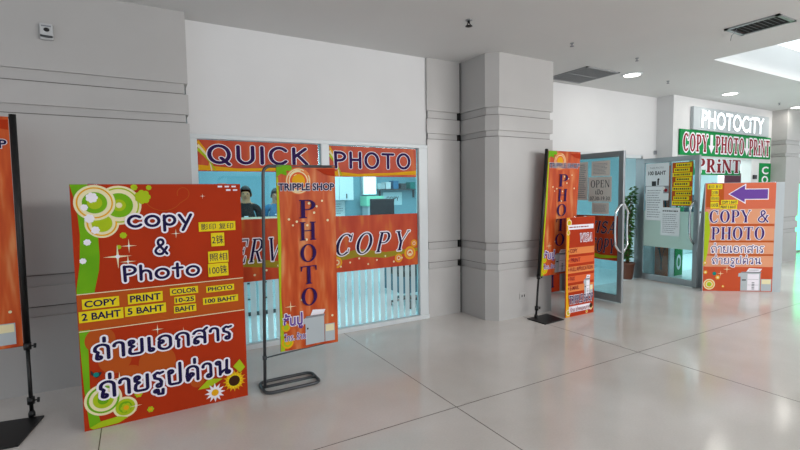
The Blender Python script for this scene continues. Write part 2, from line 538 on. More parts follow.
def fine_lines(art, u0, v0, u1, v1, n, mt, lay=2, seed=1):
    """rows of small unreadable print"""
    rd = random.Random(seed); st = (v1 - v0) / n
    for i in range(n):
        u = u0; v = v1 - (i + .5) * st
        end = u1 - rd.random() * .25 * (u1 - u0)
        while u < end:
            wd = (u1 - u0) * rd.uniform(.05, .16); e = min(u + wd, end)
            art.rect(u, v - st * .17, e, v + st * .17, mt, lay); u = e + (u1 - u0) * .025


# ------------------------------------------------------------------ materials
M_white = mat('white_wall_paint', '#dedede', .6, var=.04, vscale=1.2, bump=.05, bscale=40)
M_stone = mat('grey_stone_cladding', '#bab8b6', .28, var=.06, vscale=1.4, bump=.03, bscale=25, spec=.4)
M_ceil = mat('ceiling_paint', '#dcdcdb', .7, var=.04, vscale=.8)
M_grout = mat('grey_grout', '#6b6763', .7)
M_gap = mat('dark_joint', '#1b1a19', .8)
M_alu = mat('white_aluminium', '#d5dbdd', .35, .0)
M_alu2 = mat('grey_aluminium', '#9a9ea0', .33, .75)
M_steel = mat('polished_steel', '#c9cccd', .16, 1)
M_black = mat('black_metal', '#0c0c0d', .42)
M_dark = mat('charcoal_steel', '#4c4f52', .4, .5)
M_glass = glass_mat('window_glass', '#d6f0f4')
M_frost = frost_mat('frosted_film', '#f4fcfd', .62)
M_frost2 = frost_mat('pale_frosted_film', '#dfeee6', .8)
M_paper = mat('white_paper', '#d9dddf', .7, var=.03, vscale=8)
M_paper2 = mat('warm_paper', '#e4dbd2', .8)  # warm off-white sheet, one even colour
M_ink = mat('black_ink', '#17161a', .6)
M_inkgrey = mat('grey_ink', '#84868c', .7)
M_navy = mat('navy_print', '#1a1243', .6, 0, .12)
M_olive = mat('olive_print', '#9c8a24', .6, 0, .12)
M_violet = mat('deep_violet_print', '#43256f', .6, 0, .12)
M_grille = mat('grey_grille_paint', '#929496', .6)
M_grille2 = mat('light_grille_paint', '#c0c2c3', .6)
M_purple = mat('purple_print', '#2f1450', .6, 0, .12)
M_purple2 = mat('violet_print', '#6a4499', .6, 0, .12)
M_wprint = mat('white_print', '#efeaf2', .6, 0, .12)
M_cream = mat('cream_print', '#eadfb4', .6, 0, .12)
M_red = mat('orange_red_print', '#b2340f', .6, 0, .12, .10, 2.5)
M_red2 = mat('dark_orange_print', '#b5521a', .6, 0, .12)
M_orange = mat('light_orange_print', '#e0854a', .6, 0, .12)
M_orange2 = mat('mid_orange_print', '#dd6434', .6, 0, .12)
M_green = mat('leaf_green_print', '#79b317', .6, 0, .12, col2='#5fa012', vscale=3)
M_lime = mat('lime_print', '#a8bf1c', .6, 0, .12)
M_yellow = mat('yellow_label_paper', '#e9d21f', .6, 0, .12, var=.04, vscale=10)
M_gold = mat('golden_print', '#e3a716', .6, 0, .12)
M_brown = mat('brown_print', '#3e2311', .6, 0, .12)
M_teal = mat('teal_print', '#137e76', .6, 0, .12)
M_sgreen = mat('sign_green_vinyl', '#0f8a46', .6, 0, .12)
M_maroon = mat('maroon_print', '#8c1826', .6, 0, .12)
M_board = mat('pale_grey_board', '#b4bcc0', .6, 0, .12)
M_peach = mat('pale_peach_print', '#dd9a76', .6, 0, .12)
M_peachd = mat('pale_orange_print', '#d0694c', .6, 0, .12)
M_peachr = mat('brick_print', '#c4512f', .6, 0, .12)
M_streak = streak_mat('orange_banner_print', '#b8431a', '#cb5b28', '#da8c56')
M_vinyl = streak_mat('orange_window_vinyl', '#b83a1a', '#c64c24', '#d5802f', ang=1.3, scale=1.4, stretch=4)
M_blue_wall = mat('pale_blue_wall_paint', '#c9e3e8', .6, var=.03, vscale=1.5)
M_teal_wall = mat('teal_wall_paint', '#7ea8b4', .6, var=.06, vscale=1.3)
M_shopfloor = mat('shop_tile', '#e6eded', .14)
M_cab = mat('white_laminate', '#dfe8ea', .35)
M_wood = mat('light_wood_laminate', '#b59a7c', .45, var=.15, vscale=9)
M_skin = mat('skin', '#b98361', .55)
M_hair = mat('black_hair', '#100d0c', .5)
M_shirtk = mat('black_cloth', '#0e0e12', .8)
M_shirtb = mat('blue_cloth', '#2f6f96', .8)
M_trouser = mat('dark_trousers', '#1c1f28', .8)
M_screen = mat('dark_screen', '#0d0b14', .2)
M_leaf = mat('ficus_leaf', '#2c5a23', .45, col2='#4c8230', vscale=5)
M_bark = mat('brown_bark', '#5b4431', .8)
M_pot = mat('brown_pot_glaze', '#5c3322', .35)


def emat(name, col, st): return mat(name, col, .5, emit=st)


E_lamp = emat('lamp_diffuser', '#fffaf0', 5)
E_sky = emat('skylight_diffuser', '#eefaff', 1.15)
E_tube = emat('fluorescent_tube', '#eaffff', 7)
E_letter = emat('lit_white_letters', '#f4fbff', 1.15)
E_green = emat('green_light_panel', '#5cf0a4', 2.6)
E_door = emat('doorway_glow', '#eafcff', 1.6)  # emission put in for the brightness of a doorway


def floor_mat():
    mt = bpy.data.materials.new('polished_terrazzo'); mt.use_nodes = True; nt = mt.node_tree; b = nt.nodes['Principled BSDF']
    N, L = nt.nodes.new, nt.links.new
    tc = N('ShaderNodeTexCoord')
    n1 = N('ShaderNodeTexNoise'); n1.inputs['Scale'].default_value = 1.1; n1.inputs['Detail'].default_value = 5
    n2 = N('ShaderNodeTexNoise'); n2.inputs['Scale'].default_value = 70; n2.inputs['Detail'].default_value = 2
    L(tc.outputs['Object'], n1.inputs[0]); L(tc.outputs['Object'], n2.inputs[0])
    cr = N('ShaderNodeValToRGB'); cr.color_ramp.elements[0].position = .3; cr.color_ramp.elements[1].position = .72
    cr.color_ramp.elements[0].color = lin('#d5cfc9'); cr.color_ramp.elements[1].color = lin('#e6e1dd')
    L(n1.outputs[0], cr.inputs[0])
    mx = N('ShaderNodeMix'); mx.data_type = 'RGBA'; mx.blend_type = 'MULTIPLY'; mx.inputs[0].default_value = .12
    L(cr.outputs[0], mx.inputs[6]); L(n2.outputs[0], mx.inputs[7])
    L(mx.outputs[2], b.inputs['Base Color'])
    rg = N('ShaderNodeMapRange'); rg.inputs[3].default_value = .09; rg.inputs[4].default_value = .2
    L(n1.outputs[0], rg.inputs[0]); L(rg.outputs[0], b.inputs['Roughness'])
    b.inputs['Specular IOR Level'].default_value = .55
    return mt


M_floor = floor_mat()
M_joint = mat('floor_joint', '#5d564d', .5)

# ------------------------------------------------------------------ setting
H = 3.27
mb = MB(); mb.box((-4, -8, -.12), (17, 4.87, 0), M_floor)
mb.box((4.76, 4.87, -.12), (17, 5.0, 0), M_floor)
for x in (-2.53, -.28, 2.007, 4.24): mb.box((x - .003, -8, -.01), (x + .003, 4.86, .0006), M_joint)
for y in (2.685, .44, -1.8): mb.box((-4, y - .003, -.01), (17, y + .003, .0006), M_joint)
struct(mb.build('floor'), 'pale beige polished terrazzo floor of the walkway with thin dark joints', 'floor')

# ceiling slab with a hole for the light well
sx0, sx1, sy0, sy1 = 6.56, 10.6, 1.7, 3.22
mb = MB()
for a, b in (((-4, -8), (sx0, 5.1)), ((sx1, -8), (17, 5.1)), ((sx0, -8), (sx1, sy0)), ((sx0, sy1), (sx1, 5.1))):
    mb.box((a[0], a[1], H), (b[0], b[1], H + .1), M_ceil)
struct(mb.build('ceiling'), 'plain off-white plaster ceiling over the walkway', 'ceiling')
mb = MB(); t = .03; zt = 3.72
mb.box((sx0 - t, sy0, H + .1), (sx0, sy1, zt), M_white); mb.box((sx1, sy0, H + .1), (sx1 + t, sy1, zt), M_white)
mb.box((sx0 - t, sy0 - t, H + .1), (sx1 + t, sy0, zt), M_white); mb.box((sx0 - t, sy1, H + .1), (sx1 + t, sy1 + t, zt), M_white)
sk = mb.build('ceiling_light_well'); struct(sk, 'large bright recessed light well in the ceiling', 'light well')
MB().box((sx0 - t, sy0 - t, zt), (sx1 + t, sy1 + t, zt + .03), E_sky).build('diffuser', sk)


def cladding(poly, z0, z1, bands, depth=.026):
    """a stone clad pillar: a shell with recessed horizontal bands"""
    mb = MB()
    cx = sum(p[0] for p in poly) / len(poly); cy = sum(p[1] for p in poly) / len(poly)

    def inset(d):
        n = len(poly); out = []
        for i in range(n):
            p0, p1, p2 = [Vector((*poly[k % n], 0)) for k in (i - 1, i, i + 1)]
            e1 = (p1 - p0).normalized(); e2 = (p2 - p1).normalized()
            n1 = Vector((-e1.y, e1.x, 0)); n2 = Vector((-e2.y, e2.x, 0))
            b = (n1 + n2).normalized(); k = d / max(.3, b.dot(n1))
            q = p1 + b * k; out.append((q.x, q.y))
        return out
    inn = inset(depth); z = z0
    for lo, hi in sorted(bands):
        mb.prism(poly, z, lo, M_stone); mb.prism(inn, lo, hi, M_stone); z = hi
        e = lo + .007 if lo > 1.6 else hi - .013
        mb.prism(inset(depth - .0015), e, e + .006, M_grout)
    mb.prism(poly, z, z1, M_stone)
    return mb


BANDS = [(.63, .72), (.88, .98), (2.27, 2.35), (2.53, 2.63)]
# counter-clockwise outlines
struct(cladding([(-3.6, 4.68), (.46, 4.68), (.46, 5.02), (-3.6, 5.02)], 0, H, BANDS).build('wall_pier'),
       'broad grey stone clad pier beside the QUICK PHOTO window', 'wall')
pil = cladding([(3.72, 4.37), (3.84, 4.25), (4.76, 4.25), (4.76, 5.06), (3.72, 5.06)], 0, H, BANDS)
struct(pil.build('wall_pillar'), 'square grey stone clad pillar with chamfered corner and recessed bands', 'pillar')
struct(cladding([(3.19, 4.84), (3.695, 4.84), (3.695, 5.02), (3.19, 5.02)], 0, H, BANDS).build('wall_pilaster'),
       'flat grey stone clad strip between the QUICK PHOTO window and the pillar', 'wall')
struct(MB().box((3.69, 4.86, 0), (3.725, 5.0, H), M_gap).build('trim_1'), 'dark upright gap beside the pillar', 'trim')
struct(cladding([(12.05, 4.42), (12.75, 4.42), (12.75, 5.06), (12.05, 5.06)], 0, H, BANDS).build('wall_pillar'),
       'grey stone clad pillar beyond the copy shop', 'pillar')
# white wall above the big window, white wall over and beside the doorway
struct(MB().box((.46, 4.87, 2.2), (3.19, 5.02, H), M_white).build('wall_front'), 'white wall above the QUICK PHOTO window', 'wall')
struct(MB().box((7.9, 5.0, 0), (8.3, 5.12, 2.22), M_white).build('wall_doorway_side'), 'white wall strip beside the hinge of the far door leaf', 'wall')
mb = MB(); mb.box((4.76, 5.0, 2.22), (8.3, 5.12, H), M_white)
struct(mb.build('wall_doorway'), 'plain white wall over the double glass door', 'wall')
mb = MB(); mb.box((8.3, 4.7, 2.2), (12.05, 4.88, H), M_white); mb.box((8.3, 4.7, 0), (8.72, 5.12, 2.2), M_white); mb.box((11.2, 4.7, 0), (12.05, 4.88, 2.2), M_white); mb.box((8.3, 4.88, 2.2), (8.72, 5.12, H), M_white)
struct(mb.build('wall_fascia'), 'white fascia of the copy shop carrying its signs', 'wall')
# shell of the shops behind the glass
mb = MB(); mb.box((.3, 9.4, 0), (8.3, 9.5, 2.85), M_teal_wall); struct(mb.build('wall_back'), 'teal back wall inside the photo shop', 'wall')
struct(MB().box((.3, 5.02, 0), (.4, 9.4, 2.85), M_blue_wall).build('wall_left'))
struct(MB().box((8.3, 5.12, 0), (8.36, 9.5, 2.85), M_blue_wall).build('wall_partition'))
struct(MB().box((8.36, 9.4, 0), (15.6, 9.5, 2.85), M_blue_wall).build('wall_rear'))
struct(MB().box((15.5, 5.12, 0), (15.6, 9.4, 2.85), M_blue_wall).build('wall_right'))
mb = MB(); mb.box((.3, 5.02, 2.8), (15.6, 9.5, 2.85), M_ceil); struct(mb.build('ceiling_shop'))
mb = MB(); mb.box((.3, 4.87, -.12), (4.76, 9.5, 0), M_shopfloor); mb.box((4.76, 5.0, -.12), (15.6, 9.5, 0), M_shopfloor); struct(mb.build('floor_shop'))
struct(MB().box((12.75, 5.0, 0), (17, 5.1, H), M_white).build('wall_far'))

# ------------------------------------------------------------------ the big window
win = bpy.data.objects.new('window_1', None); COL.objects.link(win); struct(win, 'wide white framed shop window in two panes', 'window')
mb = MB()
for x0, x1 in ((.461, .535), (1.79, 1.885), (3.06, 3.189)): mb.box((x0, 4.838, .05), (x1, 4.92, 2.16), M_alu, .006)
mb.box((.462, 4.834, 2.155), (3.188, 4.926, 2.199), M_alu, .006); mb.box((.462, 4.82, 0), (3.188, 4.94, .055), M_alu, .006)
mb.build('frame', win)
for x0, x1, ns in ((.535, 1.79, 14), (1.885, 3.06, 13)):
    p = MB().box((x0 + .001, 4.884, .055), (x1, 4.89, 2.155), M_glass).build('pane', win)
    mb = MB(); st = (x1 - x0 - .04) / ns
    for i in range(ns): mb.box((x0 + .02 + i * st, 4.881, .06), (x0 + .02 + i * st + st * .68, 4.8825, .71), M_frost)
    mb.build('frosted_strips', p)


def vinyl(x0, z0, x1, z1, label):
    return MB().box((x0, 4.872, z0), (x1, 4.878, z1), M_vinyl).build('window_banner').name, label


def window_banner(x0, z0, x1, z1, label, kind):
    t = thing('window_banner', label, 'sign', (x0, 4.872, z0))
    W, Hh = x1 - x0, z1 - z0
    MB().box((0, 0, 0), (W, .006, Hh), M_vinyl).build('vinyl_sheet', t)
    a = Art()
    if kind == 'top':
        a.ribbon([(.0, Hh * .12), (W * .3, Hh * .05), (W * .7, Hh * .1), (W * .999, Hh * .16)], [.05, .03, .03, .05], M_gold, 0, False)
        for i, c in enumerate((M_gold, M_cream, M_lime)):
            a.ribbon([(0.001, Hh * (.95 - .12 * i)), (W * .05, Hh * (.7 - .1 * i)), (W * .09, Hh * .3), (W * (.07 + .03 * i), 0.004)], [.03, .02, .015, .01], c, 1 + i, False)
    else:
        a.ribbon([(0.001, Hh * .25), (W * .3, Hh * .32), (W * .6, Hh * .24), (W * .999, Hh * .3)], [.08, .09, .07, .04], M_olive, 0, False)
        for i, (u, v, r) in enumerate(((.90, .24, .09), (.76, .16, .06), (.06, .18, .07), (.97, .42, .05))):
            a.rings(W * u - (.02 if u > .95 else 0), Hh * v, r * .9, ((1, M_gold), (.75, M_orange), (.5, M_cream), (.3, M_orange2)), 1)
        for i in range(9): a.disk(W * (.1 + .1 * i), Hh * (.1 + .06 * (i % 3)), .012, M_cream, 6, 8)
    a.build('printed_motif', t)
    return t, W, Hh


t, W, Hh = window_banner(.54, 1.845, 1.765, 2.15, 'orange QUICK vinyl strip along the top of the window', 'top')
lettering(t, strokes('QUICK', .17, .30), (.085, .055, 1.115, .265), M_purple, M_wprint, .08)
t, W, Hh = window_banner(1.897, 1.80, 3.04, 2.145, 'orange PHOTO vinyl strip along the top of the window', 'top')
lettering(t, strokes('PHOTO', .17, .26), (.055, .09, 1.06, .29), M_purple, M_wprint, .08)
t, W, Hh = window_banner(.54, .705, 1.785, 1.355, 'orange SERVICE vinyl band across the middle of the window', 'mid')
lettering(t, serifs('SERVICE', .145, .05, .05, .10, .28), (.15, .19, 1.22, .45), M_navy, M_wprint, .11)
t, W, Hh = window_banner(1.89, .705, 3.05, 1.35, 'orange COPY vinyl band across the middle of the window', 'mid')
lettering(t, serifs('COPY', .145, .05, .05, .22, .28), (.06, .19, 1.05, .44), M_navy, M_wprint, .11)

# ------------------------------------------------------------------ doorway with two open glass leaves
mb = MB(); mb.box((5.78, 5.0, 0), (5.835, 5.1, 2.2), M_alu2); mb.box((7.86, 5.0, 0), (7.905, 5.1, 2.2), M_alu2); mb.box((5.78, 5.0, 2.165), (7.905, 5.1, 2.225), M_alu)
struct(mb.build('trim_2'), 'slim aluminium frame around the doorway', 'door frame')
w3 = bpy.data.objects.new('window_2', None); COL.objects.link(w3); struct(w3, 'narrow window between the pillar and the glass door', 'window')
mb = MB(); mb.box((4.76, 5.0, 0), (4.82, 5.08, 2.22), M_alu2); mb.box((4.76, 5.0, 2.17), (5.78, 5.08, 2.22), M_alu2); mb.box((4.76, 5.0, 0), (5.78, 5.08, .05), M_alu2); mb.build('frame', w3)
MB().box((4.82, 5.035, .05), (5.78, 5.041, 2.17), M_glass).build('pane', w3)


def door_leaf(name, x0, y0, x1, y1, label, handle_u, bow=.09):
    L = math.hypot(x1 - x0, y1 - y0)
    o = bpy.data.objects.new(name, None); COL.objects.link(o); o.location = (x0, y0, 0); o.rotation_euler = (0, 0, math.atan2(y1 - y0, x1 - x0))
    struct(o, label, 'door')
    mb = MB(); T = .022
    mb.box((0, -T, .012), (.07, T, 2.15), M_alu2, .004); mb.box((L - .075, -T, .012), (L, T, 2.15), M_alu2, .004)
    mb.box((.07, -T, .012), (L - .075, T, .115), M_alu2, .004); mb.box((.07, -T, 2.07), (L - .075, T, 2.15), M_alu2, .004)
    mb.build('frame', o)
    MB().box((.07, -.004, .115), (L - .075, .004, 2.07), M_glass).build('pane', o)
    for sgn in (-1, 1):
        pts = [(handle_u, sgn * .02, .74)] + [(handle_u - .02 * math.sin(math.pi * k / 12), sgn * (.02 + bow * min(1, math.sin(math.pi * k / 12) * 2.2)), .72 + .70 * k / 12) for k in range(13)] + [(handle_u, sgn * .02, 1.40)]
        MB().tube(pts, .017, M_steel).build('door_handle', o)
    return o, L


d1, L1 = door_leaf('door_1', 5.84, 4.99, 5.878, 3.976, 'open glass door leaf with an OPEN notice, near the pillar', .995, .12)
d2, L2 = door_leaf('door_2', 7.862, 4.99, 7.811, 3.975, 'open glass door leaf with a TAKE PHOTO poster', .955)


def on_leaf(d, name, u0, z0, u1, z1, label, cat, mt, face=-1, group=None, lift=0):
    """a sheet stuck on the camera side of a door leaf; returns the thing with board axes u,v"""
    mw = Matrix.Translation(d.location) @ Matrix.Rotation(d.rotation_euler.z, 4, 'Z')
    p = mw @ Vector((u0, face * (.0055 + lift), z0))
    t = thing(name, label, cat, p, d.rotation_euler.z, group)
    MB().box((0, -.0006, 0), (u1 - u0, .0006, z1 - z0), mt).build('sheet', t)
    return t, u1 - u0, z1 - z0


t, W, Hh = on_leaf(d1, 'vinyl_band', .07, .60, L1 - .076, 1.24, 'orange vinyl band across the lower half of the OPEN door', 'sign', M_vinyl)
lettering(t, serifs('VISA', .15, .05, .05, .1, .28), (.42, .38, .82, .56), M_navy, M_inkgrey, .07)
lettering(t, serifs('COPY', .15, .05, .05, .1, .28), (.44, .1, .84, .31), M_navy, M_inkgrey, .07)
a = Art(); a.ribbon([(0.01, .05), (.3, .09), (.6, .04), (.86, .06)], [.05, .06, .05, .03], M_lime, 0, False); a.build('printed_motif', t)
t, W, Hh = on_leaf(d1, 'paper_notice', .455, 1.44, .83, 1.80, 'white OPEN opening hours notice taped inside a glass door', 'notice', M_paper2, lift=.004)
lettering(t, serifs('OPEN', .15, .05, .05, .06), (.04, .205, .34, .315), M_ink)
words_(t, 'เปิด', (.12, .105, .24, .18), M_ink, .01)
words_(t, '07.30-19.30', (.03, .02, .35, .075), M_ink)
for (u0, z0, u1, z1, lb, sd) in ((.50, 1.81, .80, 2.03, 'brownish sheet of paper above the OPEN notice', 3), (.515, 1.26, .79, 1.43, 'brownish sheet of paper below the OPEN notice', 4), (.24, 1.46, .44, 2.03, 'tall brownish sheet of paper beside the OPEN notice', 5)):
    t, W, Hh = on_leaf(d1, 'paper_notice', u0, z0, u1, z1, lb, 'notice', M_paper2)
    a = Art(); fine_lines(a, .03, .03, W - .03, Hh - .03, 8 if Hh < .3 else 18, M_inkgrey, 0, sd); a.build('printed_text', t)

t, W, Hh = on_leaf(d2, 'photo_poster', .085, 1.42, .51, 2.06, 'white TAKE PHOTO 100 BAHT poster on a glass door', 'poster', M_paper)
words_(t, 'TAKE PHOTO', (.08, .545, .33, .575), M_inkgrey)
words_(t, '100 BAHT', (.05, .435, .37, .505), M_ink, .025)
a = Art(); a.rect(.0, .12, W, .25, M_inkgrey, 0)
for i in range(9): a.disk(.04 + i * .042, .19 + .02 * math.sin(i * 2.1), .03, (M_maroon, M_ink, M_red, M_paper2)[i % 4], 1 + i % 3, 12)
a.rect(.12, .25, .20, .33, M_ink, 2); a.disk(.24, .36, .02, M_ink, 2, 12); a.rect(.22, .26, .25, .35, M_ink, 2)
a.build('printed_photograph', t)
t, W, Hh = on_leaf(d2, 'paper_notice', .10, 1.07, .42, 1.66, 'plain typed sheet below the TAKE PHOTO poster', 'notice', M_paper, lift=.006)
a = Art(); fine_lines(a, .03, .04, W - .03, Hh - .05, 12, M_inkgrey, 0, 8); a.build('printed_text', t)
t, W, Hh = on_leaf(d2, 'paper_notice', .39, .82, .72, 1.30, 'typed sheet with a bold heading on the frosted band of a glass door', 'notice', M_paper, lift=.009)
a = Art(); fine_lines(a, .03, .04, W - .03, Hh - .10, 10, M_inkgrey, 0, 9); fine_lines(a, .03, Hh - .09, W - .02, Hh - .03, 1, M_ink, 0, 3); a.build('printed_text', t)
t, W, Hh = on_leaf(d2, 'price_poster', .565, 1.33, .905, 2.05, 'yellow and red price list stuck on a glass door', 'poster', M_red2)
rd = random.Random(4)
for i in range(9):
    v = .015 + i * .078; u0 = (.01, .03, .06)[i % 3]; u1 = W - (.01, .05, .02)[i % 3]
    s = MB().box((u0, -.0022, v), (u1, -.0012, v + .066), M_yellow).build('price_sticker', t)
    a = Art(None, .003); u = u0 + .02
    while u < u1 - .03:
        e = u + rd.uniform(.012, .03); a.rect(u, v + .02, e, v + .048, M_ink, 0); u = e + .012
    a.build('lettering', s)
t, W, Hh = on_leaf(d2, 'frosted_film', .072, .61, L2 - .077, 1.235, 'pale frosted band across the middle of a glass door', 'film', M_frost2)
t.children[0].name = 'film_sheet'

# small plate over the door
t = thing('name_plate', 'small white plate on the white wall above the doorway', 'plate', (8.22, 4.995, 2.245))
MB().box((0, -.012, 0), (.07 + .0, 0, .07), M_alu).build('bracket', t); MB().box((0, -.016, 0), (.075, -.012, .07), M_inkgrey).build('face', t)

# ------------------------------------------------------------------ free-standing printed boards
def aframe(t, W, Hh, mt, spread, ins=0.0):
    """front and rear panel of a folding sandwich board, hinged at the top"""
    MB().box((0, 0, .0), (W, .012, Hh), mt).build('front_panel', t)
    zt = Hh - .02
    mb = MB()
    a, b = ins * W, (1 - ins) * W
    mb.add([(a, .014, zt), (b, .014, zt), (b, spread, 0), (a, spread, 0), (a, .026, zt), (b, .026, zt), (b, spread + .012, 0), (a, spread + .012, 0)],
           [(0, 3, 2, 1), (4, 5, 6, 7), (0, 1, 5, 4), (1, 2, 6, 5), (2, 3, 7, 6), (3, 0, 4, 7)], M_board)
    mb.build('rear_panel', t)
    for u in ((ins + .12 * (1 - 2 * ins)) * W, (1 - ins - .12 * (1 - 2 * ins)) * W):
        MB().tube([(u - .03, .015, Hh + .001), (u + .03, .015, Hh + .001)], .006, M_steel, 8).build('hinge', t)


def sticker(t, u0, v0, u1, v1, txt, bold=.028, pad=.1, lay=16):
    if not txt.isascii(): bold = .004
    s = MB().box((u0, -.0062, v0), (u1, -.0052, v1), M_yellow).build('price_sticker', t)
    pu, pv = (u1 - u0) * .06, (v1 - v0) * .17
    words_(s, txt, (u0 + pu, v0 + pv, u1 - pu, v1 - pv), M_navy, bold, lay=lay)


RINGS = lambda: ((1, M_cream), (.9, M_gold), (.82, M_cream), (.72, M_green), (.52, M_lime), (.36, M_cream), (.2, M_green))

# --- the big COPY & PHOTO board
t = thing('sandwich_board', 'big orange Copy & Photo price board with yellow labels, standing before the window', 'sign board', (-.378, 3.72, 0))
W, Hh = 1.085, 1.69
aframe(t, W, Hh, M_red, .42)
a = Art()
# green wave down the edge
edge = [(0.001, 1.689), (.02, 1.6), (.035, 1.486), (.042, 1.352), (.03, 1.15), (.004, .983), (.004, .60), (.012, .3), (.03, .02)]
inner = [(.10, 1.689), (.10, 1.6), (.12, 1.486), (.143, 1.346), (.145, 1.2), (.137, 1.106), (.108, .978), (.05, .6), (.045, .3), (.10, .02)]
pts = edge + inner[::-1]
a.poly(pts, M_green, 0)
ring_cols = ((1, M_cream), (.93, M_lime), (.80, M_cream), (.68, M_green), (.60, M_lime), (.36, M_green))
a.rings(.275, 1.545, .135, ((1, M_cream), (.9, M_lime), (.83, M_cream), (.62, M_green), (.30, M_lime), (.14, M_cream)), 1)
a.rings(.135, 1.565, .120, ((1, M_cream), (.88, M_gold), (.80, M_cream), (.60, M_green), (.36, M_lime)), 7)
a.rings(.17, 1.425, .10, ((1, M_cream), (.88, M_gold), (.78, M_cream), (.6, M_lime)), 1)
for u, v, r, c in ((.42, 1.60, .05, M_lime), (.37, 1.668, .022, M_lime), (.46, 1.665, .018, M_lime), (.12, 1.60, .035, M_wprint), (.075, 1.535, .022, M_wprint), (.10, 1.46, .03, M_wprint), (.13, 1.38, .026, M_wprint), (.08, 1.30, .022, M_wprint), (.05, 1.175, .02, M_wprint), (.29, 1.335, .022, M_lime), (.26, 1.255, .015, M_lime)):
    a.flower(u, v, r, c, None, 12)
for u, v, r in ((.25, 1.19, .085), (.31, 1.15, .05), (.32, 1.26, .05), (.62, 1.33, .035), (.81, 1.60, .02), (.22, .33, .05), (.31, .11, .04), (.64, .60, .03), (.47, .64, .04)):
    a.star(u, v, r, M_cream, 14); a.disk(u, v, r * .16, M_wprint, 15, 10)
for u, v, r in ((.20, .47, .10), (.46, .40, .12), (.29, .33, .08), (.72, .2, .05), (.12, .62, .09)): a.disk(u, v, r, M_red2, 1)
a.ribbon(arc(.55, 1.60, .12, .10, 200, 330, 12) + arc(.68, 1.62, .04, .045, -60, 200, 10), .004, M_red2, 3, False)
for v in (.955, .70): a.ribbon([(.002, v - .005), (1.08, v)], .006, M_cream, 10, False)
a.rect(.003, .703, 1.082, .948, M_red2, 2)
for u, v in ((.92, 1.665), (.97, 1.665), (1.02, 1.665), (.98, 1.638), (1.03, 1.638)): a.rect(u, v, u + .032, v + .012, M_wprint, 5)
# cup shaped rings, butterfly, flowers at the foot
a.rings(.118, .20, .112, ((1, M_cream), (.86, M_green), (.74, M_cream), (.55, M_lime), (.3, M_green)), 3)
a.rings(.245, .115, .075, ((1, M_cream), (.8, M_lime), (.55, M_green)), 2)
a.poly([(.03, .02), (.10, .05), (.2, .06), (.26, .04), (.20, .012), (.05, .004)], M_lime, 9)
for u, v, r in ((.25, .11, .035), (.33, .19, .025), (.40, .06, .022), (.30, .24, .02)): a.flower(u, v, r, M_lime, M_gold, 10, 6)
a.poly([(.055, .42), (.08, .39), (.10, .40), (.12, .395), (.105, .37), (.085, .36), (.07, .375), (.055, .39)], M_ink, 12); a.disk(.085, .385, .017, M_teal, 13, 10)
a.star(.985, .145, .088, M_gold, 13, 16, .62); a.star(.985, .145, .07, M_yellow, 14, 16, .62, .2)
a.disk(.985, .145, .042, M_brown, 16)
a.star(.84, .082, .075, M_wprint, 13, 12, .55); a.disk(.84, .082, .026, M_gold, 16)
for c in ([(.72, .13), (.80, .20), (.90, .18), (.80, .13)], [(.98, .26), (1.03, .31), (1.07, .24), (1.03, .20)], [(.90, .21), (.95, .25), (.94, .2)]): a.poly(c, M_lime, 11)
a.build('printed_artwork', t)
D = .001
lettering(t, strokes('copy', .17, .20), (.315, 1.345, .735, 1.477), M_navy, M_wprint, .21, 16)
lettering(t, strokes('&', .17), (.475, 1.178, .565, 1.302), M_navy, M_wprint, .21, 16)
lettering(t, strokes('Photo', .17, .20), (.275, 1.005, .772, 1.125), M_navy, M_wprint, .21, 16)
lettering(t, strokes('ถ่ายเอกสาร', .17, .18), (.075, .480, .985, .645), M_navy, M_wprint, .21, 16)
lettering(t, strokes('ถ่ายรูปด่วน', .17, .18), (.095, .150, .965, .385), M_navy, M_wprint, .21, 16)
for b, s in (((.775, 1.335, 1.037, 1.405), '影印 复印'), ((.858, 1.218, .952, 1.320), '2铢'), ((.832, 1.092, .977, 1.180), '照相'), ((.828, .987, .973, 1.086), '100铢'),
             ((.030, .845, .244, .915), 'COPY'), ((.008, .756, .265, .832), '2 BAHT'), ((.296, .846, .514, .918), 'PRINT'), ((.275, .760, .532, .831), '5 BAHT'),
             ((.562, .876, .752, .929), 'COLOR'), ((.588, .810, .730, .862), '10-25'), ((.583, .741, .734, .797), 'BAHT'), ((.808, .868, 1.010, .916), 'PHOTO'), ((.782, .778, 1.037, .830), '100 BAHT')):
    sticker(t, *b, s, lay=16)


def copier(a, u0, v0, u1, v1, lay=6):
    """printed picture of an office copier"""
    W, Hh = u1 - u0, v1 - v0
    P = lambda u, v: (u0 + u * W, v0 + v * Hh)
    Rr = lambda x0, y0, x1, y1, mt, l: a.poly([P(x0, y0), P(x1, y0), P(x1, y1), P(x0, y1)], mt, lay + l)
    Rr(.10, 0, .68, .80, M_board, 0); Rr(.30, .02, .64, .74, M_wprint, 1); Rr(.70, 0, 1, .52, M_board, 0); Rr(.72, .30, .98, .50, M_cream, 1)
    a.poly([P(.02, .62), P(.14, .62), P(.14, .78), P(.04, .78)], M_board, lay); Rr(.12, .78, .70, .84, M_inkgrey, 1)
    a.poly([P(.26, .84), P(.66, .84), P(.72, .97), P(.34, 1.0)], M_wprint, lay + 2); Rr(.34, .9, .62, .93, M_inkgrey, 3)
    for k in range(5): Rr(.43, .06 + .07 * k, .51, .10 + .07 * k, M_inkgrey, 3)
    Rr(.14, .45, .26, .50, M_ink, 3)
    for v in (.25, .5): Rr(.31, v, .63, v + .012, M_inkgrey, 2)


